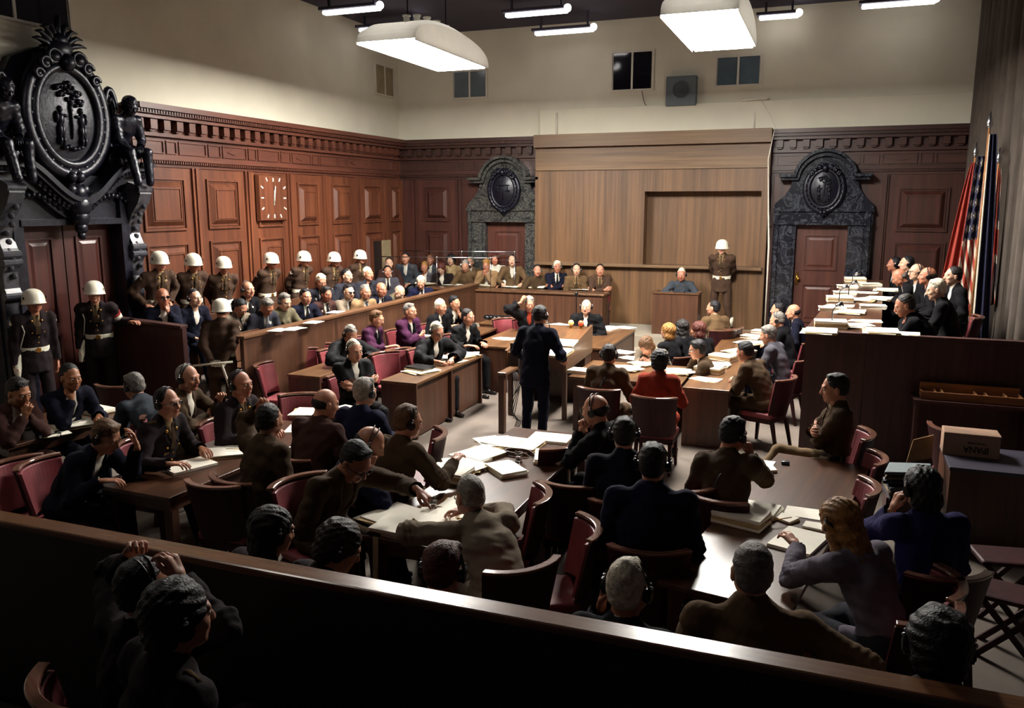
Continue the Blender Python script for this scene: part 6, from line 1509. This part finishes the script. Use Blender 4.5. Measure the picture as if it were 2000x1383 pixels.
PL = [
 ('paper_stack', 'upper white file at the far left table', 192, 805, T, 80, 'stack'), ('paper_stack', 'larger white file at the far left table beside the cap', 135, 832, T, 75, 'wide'),
 ('paper_sheets', 'loose white sheets under the larger file at the far left', 105, 845, T, 60, 'sheets'),
 ('paper_stack', 'spread white papers with a pen on the left foreground table', 440, 885, T, 50, 'wide'), ('paper_sheets', 'white sheets at the far side of the left foreground table', 470, 868, T, 35, 'sheets'),
 ('notebook', 'open white notebook nearest on the left foreground table', 368, 912, T, 70, 'book'),
 ('paper_sheets', 'white papers before the balding man in brown', 606, 808, T, 30, 'wide'), ('paper_sheets', 'white sheet between the raised hand and the balding man', 580, 838, T, 20, 'sheet'), ('paper_sheets', 'white sheets right of the balding man in brown', 665, 800, T, 10, 'sheets'),
 ('paper_sheets', 'far white papers at the end of the central table', 1015, 870, T, 5, 'wide'), ('paper_stack', 'flat white file at the far right end of the central table', 1075, 858, T, 8, 'book'), ('paper_sheets', 'white sheets in the middle far part of the central table', 965, 868, T, 60, 'messy'),
 ('paper_stack', 'stack with a hanging tape at the right edge of the central table', 1072, 897, T, 15, 'stack'), ('paper_stack', 'broad white papers left of the drinking glass', 935, 890, T, 70, 'wide'), ('paper_sheets', 'second broad white sheets at the left edge of the central table', 910, 905, T, 80, 'book'),
 ('paper_stack', 'single thick white file in the middle of the central table', 990, 922, T, 50, 'stack'), ('paper_stack', 'brown edged stack at the left side of the central table', 878, 935, T, 82, 'tall'), ('paper_sheets', 'crossed white sheets above the brown edged stack', 900, 912, T, 35, 'messy'),
 ('paper_stack', 'folder with white papers under the pointing hand', 765, 1012, T, 78, 'wide'), ('paper_stack', 'worn pile of papers on the near corner of the central table', 780, 1038, T, 85, 'stack'), ('paper_sheets', 'crumpled white sheets beside the writing man', 838, 1020, T, 20, 'messy'),
 ('paper_sheets', 'white sheet under the writing hand', 860, 1005, T, 120, 'sheets'), ('paper_sheets', 'white sheet at the near edge before the writing man', 828, 1052, T, 70, 'sheet'), ('paper_sheets', 'white sheets between glass and writing man', 895, 985, T, 15, 'sheets'),
 ('paper_stack', 'tall pile of typescript nearest on the glossy right table', 1447, 1022, T, 80, 'tall'), ('paper_stack', 'second pile of typescript behind the tall one on the glossy right table', 1475, 1000, T, 82, 'stack'), ('writing_pad', 'small white note block beside the typescript piles', 1533, 1015, T, 60, 'pad'),
 ('paper_sheets', 'long white sheet left of the fair haired woman', 1573, 1003, T, 80, 'sheet'), ('notebook', 'white notebook with a blank page in front of the fair haired woman', 1560, 1060, T, 76, 'book'), ('writing_pad', 'small pad close to the fair hair on the glossy table', 1595, 1032, T, 80, 'pad'),
 ('paper_sheets', 'small white slips near the far left corner of the glossy table', 1478, 905, T, 80, 'sheet'), ('paper_sheets', 'second white slip under the arm on the glossy table', 1500, 918, T, 20, 'pad'),
 ('paper_stack', 'thick notebook left of the man with the cross strap', 1138, 728, T, 80, 'stack'), ('paper_sheets', 'white papers right of the man with the cross strap', 1222, 722, T, 30, 'messy'), ('paper_sheets', 'white papers in front of the woman in red', 1262, 712, T, 60, 'wide'),
 ('paper_sheets', 'far white papers on the wide paper table', 1235, 700, T, 85, 'sheets'), ('paper_sheets', 'white papers right of the woman in red', 1322, 728, T, 20, 'messy'), ('paper_sheets', 'loose sheets at the far left corner of the wide paper table', 1215, 688, T, 70, 'sheets'),
 ('paper_stack', 'pile of files at the near end of the long table', 1385, 728, T, 80, 'tall'), ('paper_stack', 'second pile of files at the long table, behind the first', 1400, 716, T, 84, 'stack'), ('paper_sheets', 'white sheets at the near left corner of the long table', 1378, 742, T, 75, 'sheets'),
 ('paper_stack', 'upright white file before the man leaning on the long table', 1412, 704, T, 70, 'tall'), ('paper_sheets', 'white papers half way along the long table', 1443, 688, T, 60, 'wide'), ('paper_sheets', 'white papers before the grey haired man in blue grey', 1462, 672, T, 70, 'messy'),
 ('paper_stack', 'white file at the far part of the long table', 1470, 660, T, 70, 'stack'), ('paper_stack', 'farthest white file on the long table', 1490, 650, T, 70, 'stack'),
 ('paper_stack', 'white file before the writing white haired lawyer', 850, 702, T, 60, 'wide'), ('paper_sheets', 'white sheets at the right end of the three panel table', 905, 695, T, 80, 'messy'), ('paper_sheets', 'white sheets under the writing hands', 885, 705, T, 70, 'sheets'),
 ('paper_sheets', 'white papers on the narrow table before the crossed arms lawyer', 722, 695, T, 70, 'sheets'), ('paper_sheets', 'small white sheet at the near part of the narrow table', 665, 704, T, 80, 'sheet'),
 ('paper_sheets', 'white papers before the farther purple robe', 815, 658, T, 60, 'wide'), ('paper_sheets', 'second white papers along the purple robes table', 868, 645, T, 60, 'wide'),
 ('paper_sheets', 'white sheet on the table left of the lectern', 985, 662, T, 80, 'sheets'), ('paper_sheets', 'loose files on the table behind the lectern', 1190, 642, T, 80, 'book'), ('paper_sheets', 'folded papers at the far end of the table behind the lectern', 1220, 640, T, 60, 'sheets'),
 ('paper_sheets', 'white papers beside the bald lawyer', 1085, 638, .95, 70, 'wide'),
]
for (nm, lab, px, py, z, rz, kd) in PL: paper(nm, lab+' table' if len(lab.split()) < 4 else lab, px, py, z+(.0), rz+random.uniform(-8, 8), kd)
# lectern papers lie on the slope
for (px, py, rz, kd, lab) in ((1098, 672, 85, 'book', 'upper white papers on the slanted lectern top'), (1085, 690, 82, 'wide', 'lower white papers on the slanted lectern top')):
    p = atZ(px, py, 1.05); z = 0.945+(p[1]-11.5+0.62)*0.17
    for _ in range(3): p = atZ(px, py, z); z = 0.945+(p[1]-11.5+0.62)*0.17
    o = paper('paper_sheets', lab, px, py, z, rz, kd); o.rotation_euler = (math.atan(.17), 0, math.radians(rz-85)); o.location.z = z+.004
# judges' bench papers
J = [(1622, 640, 'tall'), (1600, 650, 'wide'), (1665, 640, 'messy'), (1720, 650, 'wide'), (1760, 652, 'sheets'), (1690, 628, 'sheets'), (1625, 606, 'stack'), (1660, 612, 'wide'), (1705, 602, 'stack'), (1640, 590, 'tall'), (1680, 588, 'messy'), (1715, 585, 'wide'),
     (1650, 575, 'stack'), (1690, 572, 'sheets'), (1730, 568, 'wide'), (1655, 562, 'stack'), (1700, 558, 'stack'), (1670, 551, 'tall'), (1705, 548, 'wide'), (1640, 598, 'sheets')]
names = ['nearest', 'second', 'third', 'fourth', 'fifth', 'sixth', 'seventh', 'eighth', 'ninth', 'tenth']
for i, (px, py, kd) in enumerate(J):
    p = atZ(px, py, JZ)
    if p[1] > 17.1: continue
    paper('court_files', 'white court files piled along the judges bench between the microphones', px, py, JZ, 88+random.uniform(-12, 12), kd, group='court files on the judges bench')
for i, x in enumerate((800, 815, 835, 878, 895, 935, 955, 990, 1010, 1060, 1030, 1125, 1150)):
    paper('interpreter_papers', 'white papers lying on the interpreters desk', x, 553+(x-800)*.035, 1.19, random.uniform(-20, 20), ('sheets', 'stack', 'wide', 'sheet')[i % 4], group='papers on the interpreters desk')
p = atZ(560, 640, 1.31)
for (px, py, kd, lab) in ((572, 643, 'sheets', 'white sheet hanging over the dock rail before the man in grey green'), (545, 645, 'sheet', 'paper on the dock rail before the grey haired man'), (612, 630, 'sheet', 'paper on the dock rail before the smiling man'), (655, 610, 'sheet', 'paper held above the dock rail by the man in brown')):
    paper('paper_sheets', lab, px, py, 1.315, 5, kd)
tag(paper('document_case', 'black document case on white papers at the near end of the three panel table', 820, 722, T+.02, 75, 'binder', cat='case', group=None), None, 'case'); paper('paper_stack', 'white papers under the black document case', 822, 727, T, 72, 'wide')
# ================================================================ SMALL THINGS
def simple(name, lab, cat, mb, m_, loc, rz=0, smooth=True, group=None, bevel=0):
    return tag(mk(name, mb, m_, smooth=smooth, loc=tuple(float(x) for x in loc), bevel=bevel), lab, cat, group)
def glass_cup(px, py, lab):
    p = atZ(px, py, T); t = thing('drinking_glass', lab, 'glass', (p[0], p[1], T), 0)
    mk('tumbler', MB().tube([(0, 0, 0), (0, 0, .004)], .031, 18).tube([(0, 0, .004), (0, 0, .10)], [.031, .036], 18, 0, caps=False), M_GLASSC, t, smooth=True)
    mk('water', MB().tube([(0, 0, .006), (0, 0, .06)], [.029, .032], 18), M_GLASSC, t, smooth=True)
gm, nt, b = new_mat('tumbler_glass'); b.inputs['Transmission Weight'].default_value = 1; b.inputs['Roughness'].default_value = .02; b.inputs['IOR'].default_value = 1.3; M_GLASSC = gm
glass_cup(845, 998, 'drinking glass among papers at the near end of the central table'); glass_cup(1013, 902, 'drinking glass in the middle of the central table')
def mic(px, py, z, h_, lab, bend=.1, rz=0):
    p = atZ(px, py, z); t = thing('microphone', lab, 'microphone', (p[0], p[1], z), math.radians(rz), 'desk microphones')
    mk('base', MB().cyl((0, 0, 0), (0, 0, 1), .05, .015, 16), M_BLACK, t); mk('stem', MB().tube([(0, 0, .015), (0, 0, h_*.8), (bend*.4, 0, h_)], .007, 6), M_BLACK, t, smooth=True)
    mk('microphone_head', MB().tube([(bend*.3, 0, h_-.01), (bend*1.1, 0, h_+.03)], [.028, .03], 12), M_METAL, t, smooth=True)
for (px, py, h_, lab) in ((1624, 640, .26, 'black desk microphone nearest to the camera on the judges bench'), (1638, 598, .26, 'silver desk microphone in the middle of the judges bench'), (1657, 580, .22, 'third desk microphone along the judges bench'), (1664, 562, .24, 'farthest desk microphone on the judges bench')):
    mic(px, py, JZ, h_, lab)
mic(1073, 668, 1.12, .30, 'gooseneck microphone standing on the lectern', .14, 150)
# microphone on stand near the bald lawyer
p = atZ(1125, 632, .76); t = thing('microphone_stand', 'thin tall microphone stand beside the bald lawyer', 'microphone', (p[0], p[1], 0)); mk('pole', MB().tube([(0, 0, 0), (0, 0, 1.31)], .01, 6), M_BLACK, t); mk('foot', MB().cyl((0, 0, 0), (0, 0, 1), .12, .02, 16), M_BLACK, t); mk('microphone_head', MB().sph((0, 0, 1.34), (.035, .035, .045), 10, 8), M_BLACK, t, smooth=True)
# bag and telephone
p = atZ(975, 625, T); m = MB()
for k in range(7): m.sph((-.25+k*.085, .02*math.sin(k*2), .045+.01*math.sin(k*3)), (.09, .10, .05), 10, 6)
simple('leather_bag', 'dark leather bag lying flat on the small table below the interpreters desk', 'bag', m, M_BLACK, (p[0], p[1], T))
p = atZ(1534, 907, T); simple('cigarette_case', 'small dark metal box alone on the glossy right table', 'box', MB().box(-.035, -.025, 0, .035, .025, .03), mat('slate_enamel', '#39434a', .25), (p[0], p[1], T), bevel=.008)
p = atZ(52, 833, T); m = MB().sph((0, 0, .03), (.13, .15, .04), 16, 8); t = thing('peaked_cap', 'brown peaked uniform cap with small badge on the far left table', 'cap', (p[0], p[1], T)); mk('crown', m, CM['brown'], t, smooth=True); mk('visor', MB().sph((.12, -.03, .012), (.07, .09, .012), 12, 6), M_LEATHER, t, smooth=True); mk('cap_badge', MB().sph((.09, -.05, .055), .018, 8, 6), M_METAL, t, smooth=True)
def loosephones(px, py, z, lab):
    p = atZ(px, py, z); o = tag(bpy.data.objects.new('headphones', ME_BAND), lab, 'headphones', 'headphones lying unused'); C.objects.link(o); o.location = (p[0], p[1], z+.02); o.rotation_euler = (math.radians(80), 0, math.radians(random.uniform(0, 180)))
    for me_ in (ME_CUPR, ME_CUPL): obj('ear_cup', me_, o)
loosephones(95, 852, T, 'black headphones lying beside the cap on the far left table'); loosephones(1290, 705, T, 'black headphones on the wide paper table beside the woman in red')
p = atZ(1012, 888, T); m = MB()
for k in range(3): m.tube([(.16*math.cos(a)*(1-.1*k), .07*math.sin(a), .01+.012*k) for a in np.linspace(0, 5.6, 24)], .007, 5)
simple('coiled_cable', 'coiled brown cable lying between papers beside the middle drinking glass', 'cable', m, mat('brown_cable', '#5a4028', .5), (p[0], p[1], T))
p = atZ(1105, 905, T); simple('ribbon_tape', 'pale tape hanging down from the paper stack at the central table edge', 'tape', MB().hexa([(-.012, 0, .04), (.012, 0, .04), (.012, .004, .04), (-.012, .004, .04), (-.02, 0, -.45), (.01, 0, -.47), (.01, .004, -.47), (-.02, .004, -.45)][4:]+[(-.012, 0, .04), (.012, 0, .04), (.012, .004, .04), (-.012, .004, .04)]), M_CREAM, (p[0]+.03, p[1], T))
p = atZ(722, 1065, T); simple('ribbon_tape', 'pale cloth tape hanging from the near left corner of the central table', 'tape', MB().hexa([(-.03, 0, -.5), (.01, 0, -.52), (.01, .004, -.52), (-.03, .004, -.5), (-.012, 0, .02), (.03, 0, .02), (.03, .004, .02), (-.012, .004, .02)]), M_CREAM, (p[0]-.02, 4.70, T))
for (px, py, rz, lab) in ((458, 876, 20, 'pencil lying on the spread papers of the left foreground table'), (1528, 1012, 40, 'pencil on the small note block of the glossy table'), (1560, 1022, 15, 'brown pen beside the small note block')):
    p = atZ(px, py, T+.05); o = simple('pencil', lab, 'pencil', MB().cyl((-.08, 0, 0), (1, 0, 0), .004, .16, 6), M_BRASS, (p[0], p[1], T+.045 if px < 1540 else T+.006)); o.rotation_euler[2] = math.radians(rz)
# white card held in the booth, telephone cords under tables
# cardboard box with upside down lettering
bx = thing('cardboard_box', 'upside down cardboard box with dark lettering on the plain desk at the right edge', 'box', (1.33, 8.44, T), math.radians(-2))
mk('carton', MB().box(-.23, -.13, 0, .23, .13, .21), M_CARD, bx, bevel=.004)
mk('flap', MB().hexa([(-.23, -.13, .21), (.23, -.13, .21), (.23, -.12, .215), (-.23, -.12, .215), (-.22, -.05, .235), (.22, -.04, .22), (.22, -.03, .225), (-.22, -.04, .24)]), M_CARD, bx)
def text(s, size, loc, parent, m_, rx=90, ry=0, rz=0, xs=1.0):
    cu_ = bpy.data.curves.new('lettering', 'FONT'); cu_.body = s; cu_.size = size; cu_.extrude = .0008; cu_.align_x = 'CENTER'; cu_.align_y = 'CENTER'; cu_.offset = size*.02
    tmp = bpy.data.objects.new('tmp_text', cu_); C.objects.link(tmp); bpy.context.view_layer.update()
    me = bpy.data.meshes.new_from_object(tmp.evaluated_get(bpy.context.evaluated_depsgraph_get())); bpy.data.objects.remove(tmp); bpy.data.curves.remove(cu_); cu_ = me; me.materials.clear()
    o = bpy.data.objects.new('lettering', me); C.objects.link(o); o.parent = parent; o.location = loc; o.rotation_euler = (math.radians(rx), math.radians(ry), math.radians(rz)); o.scale = (xs, 1, 1); cu_.materials.append(m_); return o
text('IPANA', .085, (.04, -.1315, .07), bx, M_INK, 90, 180, 0, .85); text('TOOTH PASTE', .022, (.04, -.1315, .13), bx, M_INK, 90, 180, 0)
# wooden rack leaning on the ledge of the bench
rk = thing('wooden_rack', 'long raw pine rack with small compartments lying on a ledge of the judges bench', 'rack', (1.02, 9.72, 0.98), math.radians(-1))
sh_ = thing('ledge_shelf', 'dark narrow ledge below the pine rack on the judges bench end wall', 'shelf', (0.95, 9.65, 0)); mk('shelf_board', MB().box(0, 0, .93, 1.15, .38, .965), M_BENCH, sh_); mk('shelf_side', MB().box(.02, .02, 0, .06, .36, .93), M_BENCH, sh_); mk('shelf_side', MB().box(1.08, .02, 0, 1.12, .36, .93), M_BENCH, sh_)
mk('rail', MB().box(0, 0, -.01, 1.02, .02, .07), M_PINE, rk); mk('rail', MB().box(.0, .22, -.01, .96, .24, .13), M_PINE, rk); mk('bottom_board', MB().box(0, .02, -.01, .98, .22, .005), M_PINE, rk)
for x in (0, .13, .2, .52, .62, .80, .94): mk('divider', MB().box(x, .02, 0, x+.02, .22, .07), M_PINE, rk)
# bundle of magazines / folded blanket beside the plain desk
p = atZ(1775, 960, .45); bd = thing('paper_bundle', 'untidy bundle of grey newspapers and cloth on a low stool before the woman in blue', 'bundle', (p[0], p[1]+.2, 0))
mk('stool_box', MB().box(-.18, -.18, 0, .18, .2, .36), M_BENCH, bd)
for i in range(6):
    m = MB(); a = random.uniform(-.3, .3); ca, sa = math.cos(a), math.sin(a); z = .36+i*.045; vs = []
    for zz in (z, z+.035): vs += [(x*ca-y*sa, x*sa+y*ca, zz+.02*math.sin(x*9)) for x, y in ((-.2, -.17), (.18, -.16), (.19, .16), (-.17, .17))]
    mk('newspaper', m.hexa(vs), [CM['grey'], CM['lgrey'], M_GREYB][i % 3], bd, bevel=.012)
m = MB().hexa([(-.02, .02, .66), (.20, .10, .70), (.20, .12, .70), (-.02, .04, .66), (.03, .10, .86), (.21, .20, .90), (.21, .215, .90), (.03, .115, .86)]); mk('open_magazine', m, CM['tan'], bd)
# folding stools
for i, (px, py, rz, lab) in enumerate(((1965, 1085, 10, 'dark folding stool with crossed legs at the right edge, the farther one'), (1985, 1160, -15, 'dark folding stool with crossed legs at the right edge, the nearer one'))):
    p = atZ(px, py, .45); t = thing('folding_stool', lab, 'stool', (p[0], p[1], 0), math.radians(rz), 'folding stools at the right edge')
    mk('seat', MB().box(-.22, -.17, .42, .22, .17, .46), M_CHAIRW, t, bevel=.02)
    for sy in (-.13, .13):
        mk('leg', MB().hexa([(-.22, sy-.015, 0), (-.17, sy-.015, 0), (-.17, sy+.015, 0), (-.22, sy+.015, 0), (.15, sy-.015, .42), (.20, sy-.015, .42), (.20, sy+.015, .42), (.15, sy+.015, .42)]), M_CHAIRW, t)
        mk('leg', MB().hexa([(.17, sy-.045, 0), (.22, sy-.045, 0), (.22, sy-.018, 0), (.17, sy-.018, 0), (-.20, sy-.045, .42), (-.15, sy-.045, .42), (-.15, sy-.018, .42), (-.20, sy-.018, .42)]), M_CHAIRW, t)
# chair in the dark lower left corner
p = atZ(120, 1350, 1.15); place_chair(p[0]+.1, p[1]+.2, 66, 'dark chair with metal glints in the lower left corner', .25)
